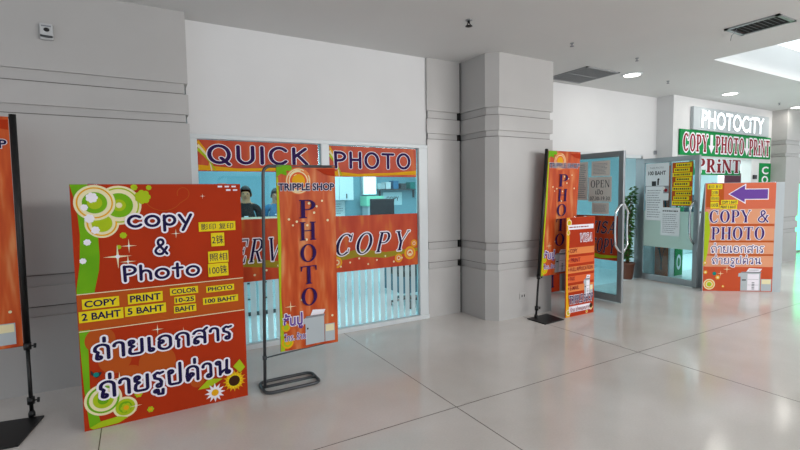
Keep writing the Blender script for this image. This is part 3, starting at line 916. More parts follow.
# --- the narrow board before the doorway
t = thing('sandwich_board', 'narrow orange board listing services, standing before the open glass door', 'sign board', (4.635, 3.906, 0))
W, Hh = .54, 1.27
aframe(t, W, Hh, M_orange2, .13, .27)
a = Art()
a.rect(.004, .004, .535, 1.266, M_red, 0)
for i, v in enumerate((.80, .68, .56, .44, .32)): a.rect(.012, v, .53, v + .085, M_orange if i % 2 == 0 else M_orange2, 1)
a.poly([(.004, 1.266), (.06, 1.266), (.05, .9), (.03, .5), (.05, .2), (.08, .004), (.004, .004)], M_gold, 2)
for u, v, r in ((.05, 1.20, .045), (.035, 1.08, .03), (.05, .06, .04), (.48, .08, .035), (.40, .03, .02)): a.rings(u, v, r, ((1, M_cream), (.75, M_gold), (.4, M_lime)), 3)
a.disk(.48, .10, .03, M_brown, 7, 14)
a.rect(.03, 1.115, .51, 1.175, M_wprint, 6); fine_lines(a, .05, 1.125, .50, 1.165, 1, M_maroon, 7, 6)
a.rect(.06, .055, .47, .135, M_wprint, 6)
copier(a, .33, .225, .51, .515)
a.build('printed_artwork', t)
lettering(t, serifs('VISA', .18, .06, .05, .05, .25), (.25, .95, .48, 1.06), M_maroon, M_wprint, .16, 13)
for s, u1, v in (('• COPY', .20, .81), ('• PRINT', .26, .69), ('• FULL APPLICATION', .50, .575), ('• FAX', .16, .455), ('• E-MAIL', .24, .335)):
    words_(t, s, (.035, v + .01, u1, v + .062), M_maroon, .01, lay=13)
words_(t, 'TRIPPLE SHOP', (.055, .165, .515, .275), M_purple, .02, M_wprint, .045, 13)
words_(t, 'ร้าน ถ่ายเอกสาร', (.08, .065, .45, .125), M_maroon, .01, lay=13)

# --- the far COPY & PHOTO board with the arrow
ax, ay, bx, by = 7.668, 3.823, 8.485, 3.193
L4 = math.hypot(bx - ax, by - ay)
t = thing('sandwich_board', 'orange COPY & PHOTO board with a purple arrow, beyond the doors', 'sign board', (ax, ay, 0), math.atan2(by - ay, bx - ax))
W, Hh = 1.12, 1.695
aframe(t, W, Hh, M_board, .30)
a = Art()
a.rect(.006, .004, 1.0, 1.69, M_peachd, 0)
a.rect(.01, .004, 1.0, .385, M_peachr, 1)
for v0, v1 in ((1.06, 1.29), (.80, 1.02), (.59, .77), (.39, .56)): a.rect(.02, v0, .998, v1, M_peach, 1)
for v in (1.04, .785, .575): a.rect(.10, v - .012, .998, v + .012, M_red2, 2)
a.poly([(.006, 1.25), (.05, 1.25), (.09, .95), (.06, .6), (.02, .4), (.006, .4)], M_lime, 2)
a.rings(.10, .11, .085, ((1, M_cream), (.8, M_gold), (.6, M_cream), (.42, M_lime)), 3)
for u, v, r in ((.04, .3, .03), (.03, .45, .03), (.22, .22, .035), (.3, .08, .02)): a.flower(u, v, r, M_gold, M_cream, 3, 6)
a.star(.35, .35, .06, M_cream, 4); a.star(.26, .28, .05, M_cream, 4); a.disk(.17, .28, .03, M_teal, 5, 10)
a.poly([(.33, 1.52), (.58, 1.68), (.58, 1.60), (.90, 1.60), (.90, 1.43), (.58, 1.43), (.58, 1.365)], M_wprint, 4)
a.poly([(.35, 1.52), (.565, 1.655), (.565, 1.588), (.888, 1.588), (.888, 1.442), (.565, 1.442), (.565, 1.392)], M_purple2, 5)
copier(a, .50, .015, .985, .37)
a.rect(.02, 1.32, .27, 1.685, M_red2, 3)
a.build('printed_artwork', t)
for b, s in (((.03, 1.60, .24, 1.675), '影印 复印'), ((.09, 1.50, .19, 1.59), '2铢'), ((.08, 1.42, .20, 1.49), '照相'), ((.08, 1.30, .20, 1.405), '100铢'), ((.23, 1.36, .47, 1.43), 'COPY 2 BAHT'), ((.21, 1.29, .46, 1.35), 'PRINT 5 BAHT')):
    sticker(t, *b, s, lay=16)
lettering(t, serifs('COPY', .20, .06, .06, .05), (.07, 1.075, .66, 1.275), M_violet, M_wprint, .09, 13)
lettering(t, serifs('&', .20, .06, .06), (.76, 1.075, .91, 1.27), M_violet, M_wprint, .09, 13)
lettering(t, serifs('PHOTO', .20, .06, .06, .05), (.11, .81, .86, 1.015), M_violet, M_wprint, .09, 13)
lettering(t, strokes('ถ่ายเอกสาร', .12, .16), (.11, .605, .86, .765), M_violet, M_wprint, .22, 13)
lettering(t, strokes('ถ่ายรูปด่วน', .12, .16), (.13, .385, .83, .575), M_violet, M_wprint, .22, 13)


# ------------------------------------------------------------------ hanging banners, all of one print
def banner_cloth(t, u0, z0, W, Hh, lean=0, amp=.004, seed=1, y0=0, name='banner_cloth'):
    ph = seed * 1.7

    def wave(u, v):
        return amp * (math.sin(u / W * 9 + ph) + .6 * math.sin(u / W * 17 + ph * 2 + v * 1.5)) * (.35 + .65 * (1 - v / Hh))

    def fn(u, v, d): return (u0 + u + lean * (z0 + v), y0 + wave(u, v) - d, z0 + v)
    mb = MB(); nu, nv = 28, 14
    vs = [fn(W * i / nu, Hh * j / nv, -k * .0015) for k in (0, 1) for j in range(nv + 1) for i in range(nu + 1)]
    q = (nu + 1) * (nv + 1); fs = []
    for j in range(nv):
        for i in range(nu):
            k = j * (nu + 1) + i
            fs.append((k, k + 1, k + nu + 2, k + nu + 1)); fs.append((q + k, q + k + nu + 1, q + k + nu + 2, q + k + 1))
    mb.add(vs, fs, M_streak, True)
    # turned hems top and bottom
    for v in (.006, Hh - .006): mb.tube([fn(W * i / 12, v, -.001) for i in range(13)], .005, M_streak, 6)
    c = mb.build(name, t)
    dn = .0014
    F = lambda u, v, d: fn(u, v, d + .0035)
    X = W; Y = Hh
    a = Art(F, dn)
    a.poly([(.002, Y - .002), (.24 * X, Y - .002), (.27 * X, Y - .05), (.16 * X, Y - .045), (.18 * X, Y - .09), (.08 * X, Y - .07), (.002, Y - .10)], M_green, 0)
    a.poly([(.002, Y - .1), (.03 * X, Y - .1), (.055 * X, Y * .6), (.03 * X, Y * .3), (.07 * X, .002), (.002, .002)], M_lime, 0)
    a.rings(.36 * X, Y - .13, .11, ((1, M_orange), (.93, M_cream), (.86, M_orange), (.74, M_cream), (.66, M_orange2), (.5, M_gold)), 1)
    a.poly([(.66 * X, Y - .03), (X - .003, Y - .02), (X - .003, Y - .09), (.82 * X, Y - .075)], M_red, 0)
    for k in range(16):
        rd = random.Random(k + 5); a.disk(X * rd.uniform(.1, .93), Y * rd.uniform(.15, .95), .007 + .005 * rd.random(), M_cream, 2, 8)
    a.rings(.06, .07, .05, ((1, M_gold), (.7, M_lime), (.4, M_gold)), 1); a.rings(.05, .2, .035, ((1, M_gold), (.6, M_lime)), 1)
    a.star(.18 * X, .24 * Y, .05, M_cream, 2)
    copier(a, .36 * X, .025, .94 * X, .02 + .30, 2)
    a.build('printed_artwork', c)
    lettering(c, strokes_or_sans('TRIPPLE SHOP'), (.025 * X, Y * .885 - .032, .975 * X, Y * .885 + .03), M_navy, M_wprint, 0, 8, F, sans('TRIPPLE SHOP', .075), d0=dn)
    for i, ch in enumerate('PHOTO'):
        v1 = Y * (.815 - i * .1205)
        lettering(c, serifs(ch, .17, .055, .07), (.36 * X, v1 - .155 * Y / 1.55, .64 * X, v1), M_purple, None, 0, 8, F, d0=dn)
    words_(c, 'ชั้นปู่', (.05 * X, .115 * Y, .37 * X, .205 * Y), M_purple2, .03, M_wprint, .06, 8, F, dn)
    words_(c, 'โทร. ร้าน', (.06 * X, .055 * Y, .42 * X, .095 * Y), M_purple2, .02, M_wprint, .05, 8, F, dn)
    return c


def strokes_or_sans(s): return sans(s, .03)


# steel tube stand with the banner hanging off one upright
t = thing('banner_stand', 'orange TRIPPLE SHOP banner on a bent grey tube stand, before the window', 'banner stand', (.85, 3.75, 0))
r = .013; ln = .024
mb = MB()
top = [(0, 0, .02), (ln * .9, 0, .9), (ln * 1.75, 0, 1.76)] + [(ln * 1.8 + .06 - .06 * math.cos(R(a)), 0, 1.775 + .06 * math.sin(R(a))) for a in (15, 30, 45, 60, 75, 90)] + [(.66, 0, 1.838)]
mb.tube(top, r, M_dark, 12); mb.build('upright', t)
MB().tube([(.012, 0, .268), (.15, 0, .277), (.65, 0, .305)], .006, M_dark, 8).build('lower_arm', t)


def rrect(x0, y0, x1, y1, rad, z):
    P = []
    for cx, cy, a0 in ((x1 - rad, y1 - rad, 0), (x0 + rad, y1 - rad, 90), (x0 + rad, y0 + rad, 180), (x1 - rad, y0 + rad, 270)):
        P += [(cx + rad * math.cos(R(a0 + k * 15)), cy + rad * math.sin(R(a0 + k * 15)), z) for k in range(7)]
    return P


bs = MB().tube(rrect(-.02, -.115, .44, .14, .06, .0135), .0135, M_dark, 10, True).build('base_loop', t)
MB().tube([(-.02, .01, .02), (.44, .01, .02)], .0125, M_dark, 10).build('base_bar', t)
banner_cloth(t, .135, .295, .51, 1.55, lean=.005, amp=.006, seed=1, y0=-.008)
MB().lathe([(.018, .255), (.018, .285)], (.006, 0, 0), M_dark, 14).build('collar', t)


def pole_banner(label, loc, side, lean, W, z0, Hh, base_poly, amp, seed):
    t = thing('banner_stand', label, 'banner stand', loc)
    MB().prism(base_poly, 0, .012, M_black).build('base_plate', t)
    ht = z0 + Hh + .02
    mb = MB(); mb.tube([(0, 0, .012), (lean * z0 * .97, 0, z0 * .97)], .013, M_black, 12); mb.tube([(lean * z0 * .96, 0, z0 * .96), (lean * ht, 0, ht)], .021, M_black, 12)
    mb.build('pole', t)
    MB().lathe([(.022, .012), (.022, .035), (.015, .055)], (0, 0, 0), M_black, 14).build('socket', t)
    for z in (.13, z0 - .005):
        x = lean * z
        mb = MB(); mb.lathe([(.024, z - .025), (.024, z + .025)], (x, 0, 0), M_black, 14)
        mb.tube([(x, 0, z), (x + .045, -.01, z)], .006, M_black, 8); mb.tube([(x + .043, -.01, z - .016), (x + .046, -.01, z + .016)], .009, M_black, 8)
        mb.build('clamp_knob', t)
    for z in (z0 + .004, z0 + Hh - .006):
        MB().tube([(lean * z, 0, z), (lean * z + side * (W + .03), 0, z)], .007, M_black, 8).build('arm', t)
    u0 = .022 if side > 0 else -W - .022
    banner_cloth(t, u0, z0, W, Hh, lean, amp, seed, -.010)
    return t


pole_banner('orange TRIPPLE SHOP banner on a leaning black pole by the pillar', (4.315, 4.095, 0), 1, .078, .60, .53, 1.58,
            [(-.12, .03), (-.12, -.26), (.23, -.24), (.26, .06)], .003, 2)
pole_banner('orange banner on a black pole and plate, cut by the picture edge', (-.732, 4.17, 0), -1, .004, .60, .54, 1.63,
            [(.075, -.03), (-.002, -.45), (-.50, -.40), (-.44, .06)], .003, 3)

# ------------------------------------------------------------------ copy shop signs
t = thing('lit_sign', 'PHOTOCITY sign of glowing white letters on a silver box', 'sign', (8.84, 4.70, 2.69))
mb = MB(); mb.box((0, -.06, 0), (2.93, 0, .42), mat('silver_sign_box', '#bcc4c8', .4), .01); mb.build('sign_box', t)
s_ = sans('PHOTOCiTY', .02)
mb = MB(); A2 = Art(); fit(A2, s_, (.24, .04, 2.66, .37), None)
for pts, mt_, lay, tr in A2.p:
    mb.add([(u, -.076, v) for u, v in pts], tr, E_letter)
    edges = {}
    for f in tr:
        for i in range(len(f)):
            e = (f[i], f[(i + 1) % len(f)]); edges[e] = edges.get(e, 0) + 1
    for (i, j) in edges:
        if (j, i) not in edges:
            mb.add([(pts[i][0], -.076, pts[i][1]), (pts[j][0], -.076, pts[j][1]), (pts[j][0], -.06, pts[j][1]), (pts[i][0], -.06, pts[i][1])], [(0, 1, 2, 3)], M_alu)
mb.build('glowing_letters', t)

t = thing('fascia_banner', 'long green COPY PHOTO PRiNT banner below the PHOTOCITY sign', 'sign', (8.47, 4.67, 2.225))
MB().box((0, 0, 0), (3.48, .02, .46), M_sgreen).build('sheet', t)
for s, u0, u1 in (('COPY', .10, .94), ('PHOTO', 1.22, 2.32), ('PRiNT', 2.54, 3.43)):
    lettering(t, serifs(s, .25, .11, .06, .05), (u0, .065, u1, .395), M_maroon, M_wprint, .17, 4)
for u in (1.07, 2.44):
    a = Art(); a.poly([(u - .05, .40), (u + .05, .40), (u + .05, .20), (u + .11, .20), (u, .05), (u - .11, .20), (u - .05, .20)], M_wprint, 3); a.build('arrow', t)


def column_sign(loc, rz, W, Hh, txt, mt, ink, label, z_first, step, ch=.75, ser=False):
    t = thing('upright_sign', label, 'sign', loc, rz)
    MB().box((0, 0, 0), (W, .012, Hh), mt).build('sheet', t)
    for i, c in enumerate(txt):
        v1 = z_first - i * step
        b = (W * .2, v1 - step * ch, W * .8, v1)
        if ser: lettering(t, serifs(c, .17, .06, .06), b, ink, None, 0, 2)
        else: words_(t, c, b, ink, .03, lay=2)
    return t


column_sign((11.535, 4.686, .03), 0, .505, 2.11, 'COPYPHOTO', M_sgreen, M_wprint, 'upright green COPY sign beside the grey pillar at the copy shop entrance', 2.04, .20, .84)
column_sign((8.45, 4.686, .03), 0, .24, 2.0, 'PHOTO', M_sgreen, M_wprint, 'upright green sign with white letters seen behind a glass door', 1.93, .385)
column_sign((8.286, 4.965, .03), -math.pi / 2, .24, 2.0, 'COPY', M_orange2, M_ink, 'upright red sign with a dark Y seen through a glass door', 1.92, .47, .85, True)
column_sign((5.44, 4.985, .02), 0, .33, 1.9, 'COPY', M_red, M_navy, 'red upright sign at the foot of the wall between banner and narrow board', 1.84, .46, .85, True)

t = thing('hanging_banner', 'white and green PRiNT banner hanging inside the copy shop', 'sign', (9.6, 5.62, 1.92))
MB().box((0, 0, 0), (3.25, .008, .40), M_paper).build('sheet', t)
a = Art(); a.rect(.004, .004, 3.24, .12, M_sgreen, 0); a.poly([(.9, .004), (1.25, .004), (1.12, .39), (1.0, .39)], M_sgreen, 0); a.build('printed_motif', t)
lettering(t, serifs('PRiNT', .25, .11, .06, .05), (1.28, .06, 3.24, .38), M_maroon, M_wprint, .13, 6)
for x in (.1, 3.15): MB().tube([(x, .004, .395), (x, .004, .885)], .003, M_steel, 6).build('hanging_wire', t)

t = thing('poster_stand', 'purple COPY poster on a stand inside the copy shop', 'poster', (12.22, 5.66, 1.30))
MB().box((0, 0, 0), (.78, .02, .68), mat('plum_print', '#5d1236', .5)).build('sheet', t)
words_(t, 'COPY', (.12, .29, .66, .42), M_wprint, .02, lay=1)
MB().box((.36, .02, -1.30), (.42, .06, .6), M_alu2).build('stand_post', t); MB().box((.16, .0, -1.30), (.62, .3, -1.28), M_alu2).build('stand_foot', t)

# tall white cabinet door with a dark intercom
t = thing('tall_cabinet', 'tall white cabinet inside the copy shop', 'cabinet', (13.06, 5.72, 0))
MB().box((0, 0, 0), (.62, .5, 2.3), M_cab, .01).build('body', t)
for u in (.01, .315): 
    dd_ = MB().box((u, -.018, .06), (u + .295, 0, 2.27), M_cab, .004).build('door', t)
    MB().tube([(u + (.26 if u < .1 else .035), -.018, 1.0), (u + (.26 if u < .1 else .035), -.045, 1.02), (u + (.26 if u < .1 else .035), -.045, 1.2), (u + (.26 if u < .1 else .035), -.018, 1.22)], .006, M_steel, 8).build('handle', dd_)
t = thing('wall_intercom', 'small black box fixed on the green-sign jamb of the copy shop', 'intercom', (11.27, 4.70, 1.80))
MB().box((0, -.03, 0), (.13, 0, .085), M_black, .004).build('body', t); MB().box((.02, -.032, .02), (.09, -.03, .065), M_screen).build('screen', t)

# display counter inside the copy shop
t = thing('display_counter', 'low counter with dark goods inside the copy shop', 'counter', (10.2, 6.3, 0))
MB().box((0, 0, 0), (2.3, .6, 1.0), M_cab, .01).build('body', t); MB().box((-.03, -.03, 1.0), (2.33, .63, 1.04), M_dark).build('countertop', t)
for i in range(5):
    p = thing('printer', ('first', 'second', 'third', 'fourth', 'fifth')[i] + ' dark printer from the door end of the copy shop counter', 'printer', (10.3 + i * .44, 6.4, 1.041), 0, 'printers on the copy shop counter')
    MB().box((0, 0, 0), (.36, .36, .42 + .1 * (i % 2)), (M_dark, M_black)[i % 2], .02).build('body', p)
    MB().box((.05, -.05, .12), (.31, .0, .13), M_board).build('paper_tray', p); MB().box((.1, -.004, .26), (.26, .0, .34), M_screen).build('control_panel', p)

# green light at the end of the walkway
t = thing('lit_panel', 'tall green light box beyond the grey pillar', 'light box', (14.05, 4.94, .0))
MB().box((0, 0, 0), (1.5, .05, 1.75), M_alu2, .01).build('frame', t); MB().box((.05, -.006, .05), (1.45, 0, 1.70), E_green).build('light_face', t)

# ------------------------------------------------------------------ things on the ceiling
DL = [(6.30, 4.175, 'ceiling downlight beside the square air vent'), (9.12, 4.19, 'ceiling downlight above the PHOTOCITY sign'), (11.93, 4.22, 'small ceiling downlight over the far pillar'),
      (3.3, -1.2, 'ceiling downlight behind the viewer')]
pr = None
for x, y, lb in DL[:3]:
    t = thing('ceiling_downlight', lb, 'downlight', (x, y, H), 0, 'round ceiling downlights')
    MB().lathe([(.13, -.012), (.14, -.006), (.14, .0)], (0, 0, 0), M_alu, 28).build('trim_ring', t)
    MB().lathe([(.11, -.014), (.11, -.011)], (0, 0, 0), E_lamp, 28).build('diffuser', t)
    l = bpy.data.lights.new('downlight_beam', 'AREA'); l.shape = 'DISK'; l.size = .2; l.energy = 3; l.color = (1, .97, .9)
    o = bpy.data.objects.new('downlight_beam', l); COL.objects.link(o); o.location = (0, 0, -.03); o.parent = t

SP = [(2.88, 3.62, 'black fire sprinkler in the ceiling before the white wall', M_black, .95), (4.355, 3.622, 'fire sprinkler in the ceiling before the pillar', M_inkgrey, .6), (5.583, 3.637, 'fire sprinkler in the ceiling close to the square air vent', M_inkgrey, .6),
      (7.183, 4.164, 'fire sprinkler in the ceiling between two downlights', M_inkgrey, .6), (11.04, 4.2, 'fire sprinkler in the ceiling above the copy shop fascia end', M_inkgrey, .6)]
for x, y, lb, mt_, k in SP:
    t = thing('fire_sprinkler', lb, 'sprinkler', (x, y, H), 0, 'ceiling fire sprinklers')
    MB().lathe([(.035 * k, 0), (.035 * k, -.008), (.018 * k, -.012)], (0, 0, 0), M_alu2, 18).build('escutcheon', t)
    mb = MB(); mb.lathe([(.013 * k, -.01), (.013 * k, -.035 * k)], (0, 0, 0), mt_, 12)
    for s in (-1, 1): mb.tube([(s * .01 * k, 0, -.03 * k), (s * .022 * k, 0, -.045 * k), (0, 0, -.06 * k)], .005 * k, mt_, 6)
    mb.build('body', t)
    MB().lathe([(.034 * k, -.058 * k), (.036 * k, -.064 * k)], (0, 0, 0), mt_, 16).build('deflector', t)

t = thing('air_vent', 'slatted ceiling vent with a loose wire, beside the light well', 'vent', (5.42, 2.09, H))
W, D_ = .37, .48
mb = MB()
for a, b in (((0, 0), (W, .035)), ((0, D_ - .035), (W, D_)), ((0, 0), (.035, D_)), ((W - .035, 0), (W, D_))): mb.box((a[0], a[1], -.014), (b[0], b[1], 0), M_alu2)
mb.build('frame', t)
MB().box((.03, .03, -.003), (W - .03, D_ - .03, -.0005), M_gap).build('opening', t)
mb = MB()
for i in range(9):
    y = .06 + i * .045
    mb.add([(.035, y, -.011), (W - .035, y, -.011), (W - .035, y + .02, -.003), (.035, y + .02, -.003)], [(0, 1, 2, 3)], M_dark)
mb.build('slats', t)
MB().tube([(.09, .40, -.005), (.06, .41, -.05), (.03, .42, -.08), (.035, .43, -.13)], .003, M_inkgrey, 6).build('loose_wire', t)

t = thing('ceiling_grille', 'square grey air grille in the ceiling beside the pillar', 'vent', (5.33, 4.18, H))
W, D_ = .70, .70
mb = MB()
for a, b in (((0, 0), (W, .03)), ((0, D_ - .03), (W, D_)), ((0, 0), (.03, D_)), ((W - .03, 0), (W, D_)), ((0, D_ / 2 - .012), (W, D_ / 2 + .012))): mb.box((a[0], a[1], -.012), (b[0], b[1], 0), M_grille)
mb.build('frame', t)
MB().box((.03, .03, -.003), (W - .03, D_ - .03, -.0005), M_grille2).build('opening', t)
mb = MB()
for i in range(26):
    x = .035 + i * .0245
    for y0, y1 in ((.03, D_ / 2 - .012), (D_ / 2 + .012, D_ - .03)): mb.box((x, y0, -.009), (x + .007, y1, -.003), M_grille)
mb.build('slats', t)

# ------------------------------------------------------------------ things on the stone
t = thing('wall_sensor', 'small grey sensor box high on the grey stone pier', 'sensor', (-.60, 4.678, 2.865))
MB().box((0, -.035, 0), (.085, 0, .125), M_grille2, .008).build('housing', t)
MB().box((.012, -.0375, .098), (.075, -.035, .108), M_inkgrey).build('slot', t)
MB().ball((.045, -.035, .075), .02, .012, .016, M_black).build('lens', t)
MB().tube([(.006, -.036, .025), (.045, -.05, .018), (.08, -.036, .022)], .009, M_dark, 8).build('bracket', t)
t = thing('wall_socket', 'tiny wall socket low on the pillar', 'socket', (4.18, 4.248, .235))
MB().box((0, -.008, 0), (.11, 0, .075), M_stone, .003).build('cover_plate', t)
for x in (.03, .07): MB().box((x, -.0095, .022), (x + .014, -.008, .052), M_ink).build('outlet_hole', t)

# ------------------------------------------------------------------ inside the photo shop
t = thing('reception_counter', 'tall white counter with a wooden top behind the window', 'counter', (.75, 6.15, 0))
MB().box((0, .02, .06), (1.75, .6, 1.24), M_cab).build('body', t); MB().box((-.02, -.03, 1.24), (1.77, .62, 1.29), M_wood, .005).build('countertop', t)
MB().box((.03, .06, 0), (1.72, .56, .06), M_dark).build('plinth', t)
for i in range(6):
    for j, (z0, z1) in enumerate(((.08, .28), (.29, .49), (.5, 1.22))):
        d = MB().box((.01 + i * .29, 0, z0), (.29 + i * .29, .02, z1), M_cab, .004).build('drawer' if j < 2 else 'door', t)
        z = (z1 - .05) if j < 2 else z0 + .08
        MB().box((.09 + i * .29, -.02, z), (.21 + i * .29, 0, z + .018), M_dark, .004).build('handle', d)

t = thing('work_desk', 'grey desk behind the COPY band of the window', 'desk', (2.75, 6.2, 0))
MB().box((0, 0, .98), (2.0, .7, 1.02), M_board, .006).build('desktop', t)
for x in (.86, 1.30): MB().box((x, .05, 0), (x + .3, .66, .98), mat('blue_grey_laminate', '#5d7f90', .5)).build('pedestal', t)
MB().box((1.95, .02, 0), (2.0, .68, .98), M_board).build('side_panel', t)

t = thing('computer_monitor', 'dark monitor standing on the desk behind the window', 'monitor', (3.42, 6.5, 1.02))
MB().box((-.22, -.02, .20), (.20, .03, .50), M_screen, .008).build('screen', t); MB().box((-.03, 0, .02), (.03, .03, .25), M_black).build('stem', t)
MB().box((-.12, -.09, 0), (.12, .1, .02), M_black, .005).build('foot', t)
a = Art(); fine_lines(a, -.15, .24, .12, .42, 4, mat('pink_text', '#b47a95', .6), 22, 2); a.build('screen_text', t)


def office_chair(loc, rz, label, k=1.0):
    t = thing('office_chair', label, 'chair', loc, rz, 'black office chairs in the photo shop')
    MB().box((-.24, -.24, .44), (.24, .24, .53), M_black, .035).build('seat', t)
    mb = MB(); vs = []
    mb.box((-.23, .20, .58), (.23, .27, 1.16 * k), M_black, .03); mb.ball((0, .235, 1.18 * k), .2, .045, .11, M_black); mb.build('backrest', t)
    MB().tube([(0, .0, .40), (0, .22, .42), (0, .28, .62)], .02, M_dark, 8).build('back_bracket', t)
    MB().tube([(0, 0, .09), (0, 0, .45)], .028, M_dark, 10).build('gas_column', t)
    for i in range(5):
        an = 2 * math.pi * i / 5
        l = MB().tube([(0, 0, .10), (.28 * math.cos(an), .28 * math.sin(an), .065)], [.025, .016], M_dark, 8).build('leg', t)
        MB().ball((.28 * math.cos(an), .28 * math.sin(an), .03), .03, .03, .03, M_black, 10, 6).build('caster', l)
    return t


c0 = office_chair((3.35, 5.62, 0), R(172), 'high-backed black office chair before the dark monitor', .98)
dup(c0, (3.95, 5.75, 0), R(215), 'high-backed black office chair at the window edge beside the pilaster', 'black office chairs in the photo shop')


def person(loc, rz, label, shirt, h=1.68, logo=False):
    root = thing('person', label, 'person', loc, rz)
    s = h / 1.70
    J = {'pel': (0, 0, .93, .15, .11), 'wa': (0, 0, 1.08, .135, .10), 'ch': (0, -.005, 1.27, .155, .11), 'nb': (0, .005, 1.42, .075, .065), 'nk': (0, 0, 1.48, .052, .052), 'hd': (0, -.015, 1.575, .078, .092), 'hd2': (0, -.012, 1.645, .07, .082)}
    V = [J[k] for k in ('pel', 'wa', 'ch', 'nb', 'nk', 'hd', 'hd2')]; E_ = [(i, i + 1) for i in range(6)]
    for sg in (-1, 1):
        b = len(V)
        V += [(sg * .165, 0, 1.39, .062, .062), (sg * .215, .01, 1.15, .046, .046), (sg * .16, -.22, 1.12, .035, .035), (sg * .14, -.27, 1.12, .03, .02), (sg * .135, -.33, 1.115, .034, .016)]
        E_ += [(3, b), (b, b + 1), (b + 1, b + 2), (b + 2, b + 3), (b + 3, b + 4)]
        for k, (dx, ln) in enumerate(((-.024, .065), (-.008, .08), (.008, .075), (.024, .058))):
            q = len(V); V += [(sg * .135 + dx, -.335 - ln * .5, 1.112, .0085, .0085), (sg * .135 + dx, -.335 - ln, 1.10, .007, .007)]; E_ += [(b + 4, q), (q, q + 1)]
        q = len(V); V += [(sg * .135 - sg * .04, -.30, 1.11, .011, .011), (sg * .135 - sg * .05, -.335, 1.105, .0085, .0085)]; E_ += [(b + 3, q), (q, q + 1)]
        b = len(V)
        V += [(sg * .09, 0, .84, .088, .088), (sg * .10, -.01, .48, .06, .06), (sg * .10, .01, .10, .04, .04), (sg * .105, -.04, .045, .042, .04), (sg * .11, -.15, .035, .035, .03)]
        E_ += [(0, b), (b, b + 1), (b + 1, b + 2), (b + 2, b + 3), (b + 3, b + 4)]
    me = bpy.data.meshes.new('body'); me.from_pydata([(x * s, y * s, z * s) for x, y, z, _, _ in V], E_, [])
    o = bpy.data.objects.new('body', me); COL.objects.link(o)
    sk = o.modifiers.new('s', 'SKIN'); sub = o.modifiers.new('d', 'SUBSURF'); sub.levels = 2; sub.render_levels = 2
    for i, v in enumerate(V): me.skin_vertices[0].data[i].radius = (v[3] * s, v[4] * s)
    me.skin_vertices[0].data[0].use_root = True
    bpy.context.view_layer.update()
    m2 = bpy.data.meshes.new_from_object(o.evaluated_get(bpy.context.evaluated_depsgraph_get()))
    o.modifiers.clear(); o.data = m2; m2.name = 'body'
    m2.materials.clear()
    for k in (M_skin, shirt, M_trouser, M_black): m2.materials.append(k)
    for p in m2.polygons:
        x, y, z = [c / s for c in p.center]; p.use_smooth = True
        p.material_index = 3 if z < .075 else 2 if z < .96 and not (y < -.1) else 0 if z > 1.45 or y < -.08 and z > 1.0 and abs(x) > .05 and z < 1.2 else 1
    o.parent = root
    hm = MB()
    n, ml = 18, 9; vs = []; fs = []
    for i in range(ml + 1):
        t_ = math.pi * .62 * i / ml
        for k in range(n):
            a_ = 2 * math.pi * k / n; sh = 1 if math.sin(a_) > -.35 else max(.42, 1 - .75 * max(0, i / ml - .35))
            tt = t_ * sh
            vs.append((.088 * s * math.sin(tt) * math.cos(a_), (-.01 + .105 * math.sin(tt) * math.sin(a_)) * s, (1.60 + .125 * math.cos(tt)) * s))
    for i in range(ml):
        for k in range(n): fs.append((i * n + k, (i + 1) * n + k, (i + 1) * n + (k + 1) % n, i * n + (k + 1) % n))
    hm.add(vs, fs, M_hair, True); hm.build('hair', root)
    fm = MB()
    fm.ball((0, -.113 * s, 1.572 * s), .012 * s, .018 * s, .022 * s, M_skin, 10, 6)
    for sg in (-1, 1):
        fm.ball((sg * .032 * s, -.098 * s, 1.60 * s), .013 * s, .008 * s, .007 * s, M_ink, 10, 6)
        fm.ball((sg * .082 * s, -.005 * s, 1.585 * s), .012 * s, .02 * s, .03 * s, M_skin, 10, 6)
    fm.ball((0, -.097 * s, 1.535 * s), .024 * s, .008 * s, .006 * s, mat('lips', '#8f4a44', .5), 10, 6)
    fm.build('face', root)
    if logo: MB().box((-.03, -.128, 1.27), (.03, -.12, 1.29), M_wprint).build('chest_print', root)
    return root


person((1.46, 7.28, 0), R(-12), 'person in a black shirt standing behind the counter', M_shirtk, 1.73, True)
person((2.05, 7.75, 0), R(-14), 'person in a blue shirt standing behind the counter', M_shirtb, 1.70, True)

# wall cupboard, lit doorway, notice, shelf, lights and parcel on the back wall
t = thing('wall_cupboard', 'white wall cupboard on the teal back wall', 'cupboard', (3.4, 9.05, 1.47))
MB().box((0, .02, 0), (.66, .34, .50), M_cab).build('body', t)
for u in (.005, .335):
    d = MB().box((u, 0, .005), (u + .32, .02, .495), M_cab, .004).build('door', t); MB().box((u + .15, -.012, .04), (u + .17, 0, .14), M_dark).build('handle', d)
t = thing('paper_notice', 'white printed sheet hanging below the wall cupboard', 'notice', (3.55, 9.385, 1.12))
MB().box((0, 0, 0), (.44, .004, .33), M_paper).build('sheet', t); a = Art(); fine_lines(a, .04, .04, .40, .29, 5, M_inkgrey, 0, 12); a.build('printed_text', t)
t = thing('lit_panel', 'tall glowing panel standing for a bright doorway in the back wall of the photo shop', 'light box', (4.40, 9.3, 1.58))  # self-lit panel stands in for a bright doorway, no lamp there
MB().box((0, 0, 0), (.34, .09, .60), M_alu).build('frame', t); MB().box((.015, -.004, .015), (.325, 0, .585), E_door).build('light_face', t)
t = thing('storage_crate', 'pale green crate on a stand under the glowing doorway panel', 'crate', (4.32, 8.95, 0))
MB().box((0, 0, 1.33), (.42, .35, 1.55), mat('mint_plastic', '#8fdcb8', .5), .01).build('crate_body', t); MB().box((.04, .03, 0), (.38, .32, 1.33), M_board).build('stand', t)
t = thing('wall_shelf', 'dark shelf line on the teal back wall', 'shelf', (4.75, 9.15, 1.68))
MB().box((0, 0, 0), (1.15, .25, .025), M_dark).build('board', t)
for x in (.1, 1.0): MB().box((x, .2, -.18), (x + .025, .25, 0), M_dark).build('bracket', t)
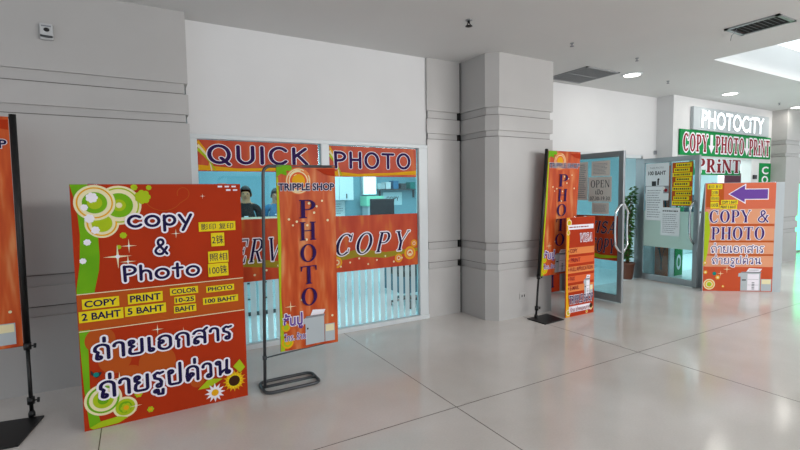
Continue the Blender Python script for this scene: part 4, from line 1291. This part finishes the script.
t = thing('wall_poster', 'pale COPY poster under the dark shelf in the photo shop', 'poster', (4.95, 9.385, 1.33))
MB().box((0, 0, 0), (.5, .006, .3), M_blue_wall).build('sheet', t); words_(t, 'COPY', (.08, .1, .42, .2), M_ink, .02, lay=1)
for i, (x, y) in enumerate(((1.6, 6.6), (3.6, 7.4), (5.6, 7.0))):
    t = thing('tube_light', ('tube light over the counter in the photo shop', 'tube light over the desk in the photo shop', 'tube light near the glass doors of the photo shop')[i], 'tube light', (x, y, 2.70), R(12), 'tube lights in the photo shop')
    MB().box((-.62, -.05, .045), (.62, .05, .1), M_alu, .006).build('housing', t); MB().tube([(-.6, 0, .025), (.6, 0, .025)], .018, E_tube, 10).build('tube', t)
for i, (x, z) in enumerate(((4.75, 1.76), (4.9, 1.78), (5.1, 1.75), (5.3, 1.78), (5.55, 1.76))):
    p = thing('storage_box', ('grey', 'white', 'blue', 'dark', 'teal')[i] + ' storage box standing on the dark shelf', 'box', (x + .01, 9.17, 1.7055), 0, 'boxes on the back wall shelf')
    MB().box((0, 0, 0), (.13, .2, .12 + .03 * (i % 3)), (M_board, M_paper, M_shirtb, M_dark, M_teal)[i], .004).build('carton', p)
    MB().box((-.003, -.003, .10 + .03 * (i % 3)), (.133, .203, .125 + .03 * (i % 3)), (M_board, M_paper, M_shirtb, M_dark, M_teal)[i]).build('lid', p)

# plant in the doorway
t = thing('potted_plant', 'leafy green plant in a brown pot standing in the doorway between two glass door leaves', 'plant', (7.655, 5.09, 0))
MB().lathe([(.085, 0), (.095, .02), (.12, .26), (.13, .27), (.13, .30), (.11, .30), (.105, .26)], (0, 0, 0), M_pot, 24).build('pot', t)
MB().lathe([(.105, .25), (.06, .27), (.01, .275)], (0, 0, 0), M_brown, 18).build('soil', t)
rd = random.Random(3)
mb = MB(); mb2 = MB()
for k in range(5):
    an = 2 * math.pi * k / 5; q = [(.02 * math.cos(an), .02 * math.sin(an), .26)]
    for j in range(1, 7): q.append((math.cos(an + j * .1) * (.015 + .009 * j), math.sin(an + j * .1) * (.015 + .009 * j), .26 + .21 * j * (.8 + .06 * k)))
    mb.tube(q, [.012, .011, .01, .009, .007, .005, .003], M_bark, 6)
    for j in range(1, 7):
        for i in range(17):
            b = Vector(q[j]) + Vector((0, 0, rd.uniform(-.1, .1))); a_ = rd.uniform(0, 6.28); el = rd.uniform(-.7, .5)
            d = Vector((math.cos(a_) * math.cos(el), math.sin(a_) * math.cos(el), math.sin(el))); sd = d.cross(Vector((0, 0, 1))).normalized(); L = rd.uniform(.07, .12)
            up = sd.cross(d) * .012
            mb2.add([b, b + d * L * .4 + sd * L * .24 + up, b + d * L, b + d * L * .4 - sd * L * .24 + up, b + d * L * .45 - up], [(0, 4, 1), (4, 2, 1), (0, 3, 4), (4, 3, 2)], M_leaf, True)
mb.build('stem', t); mb2.build('foliage', t)
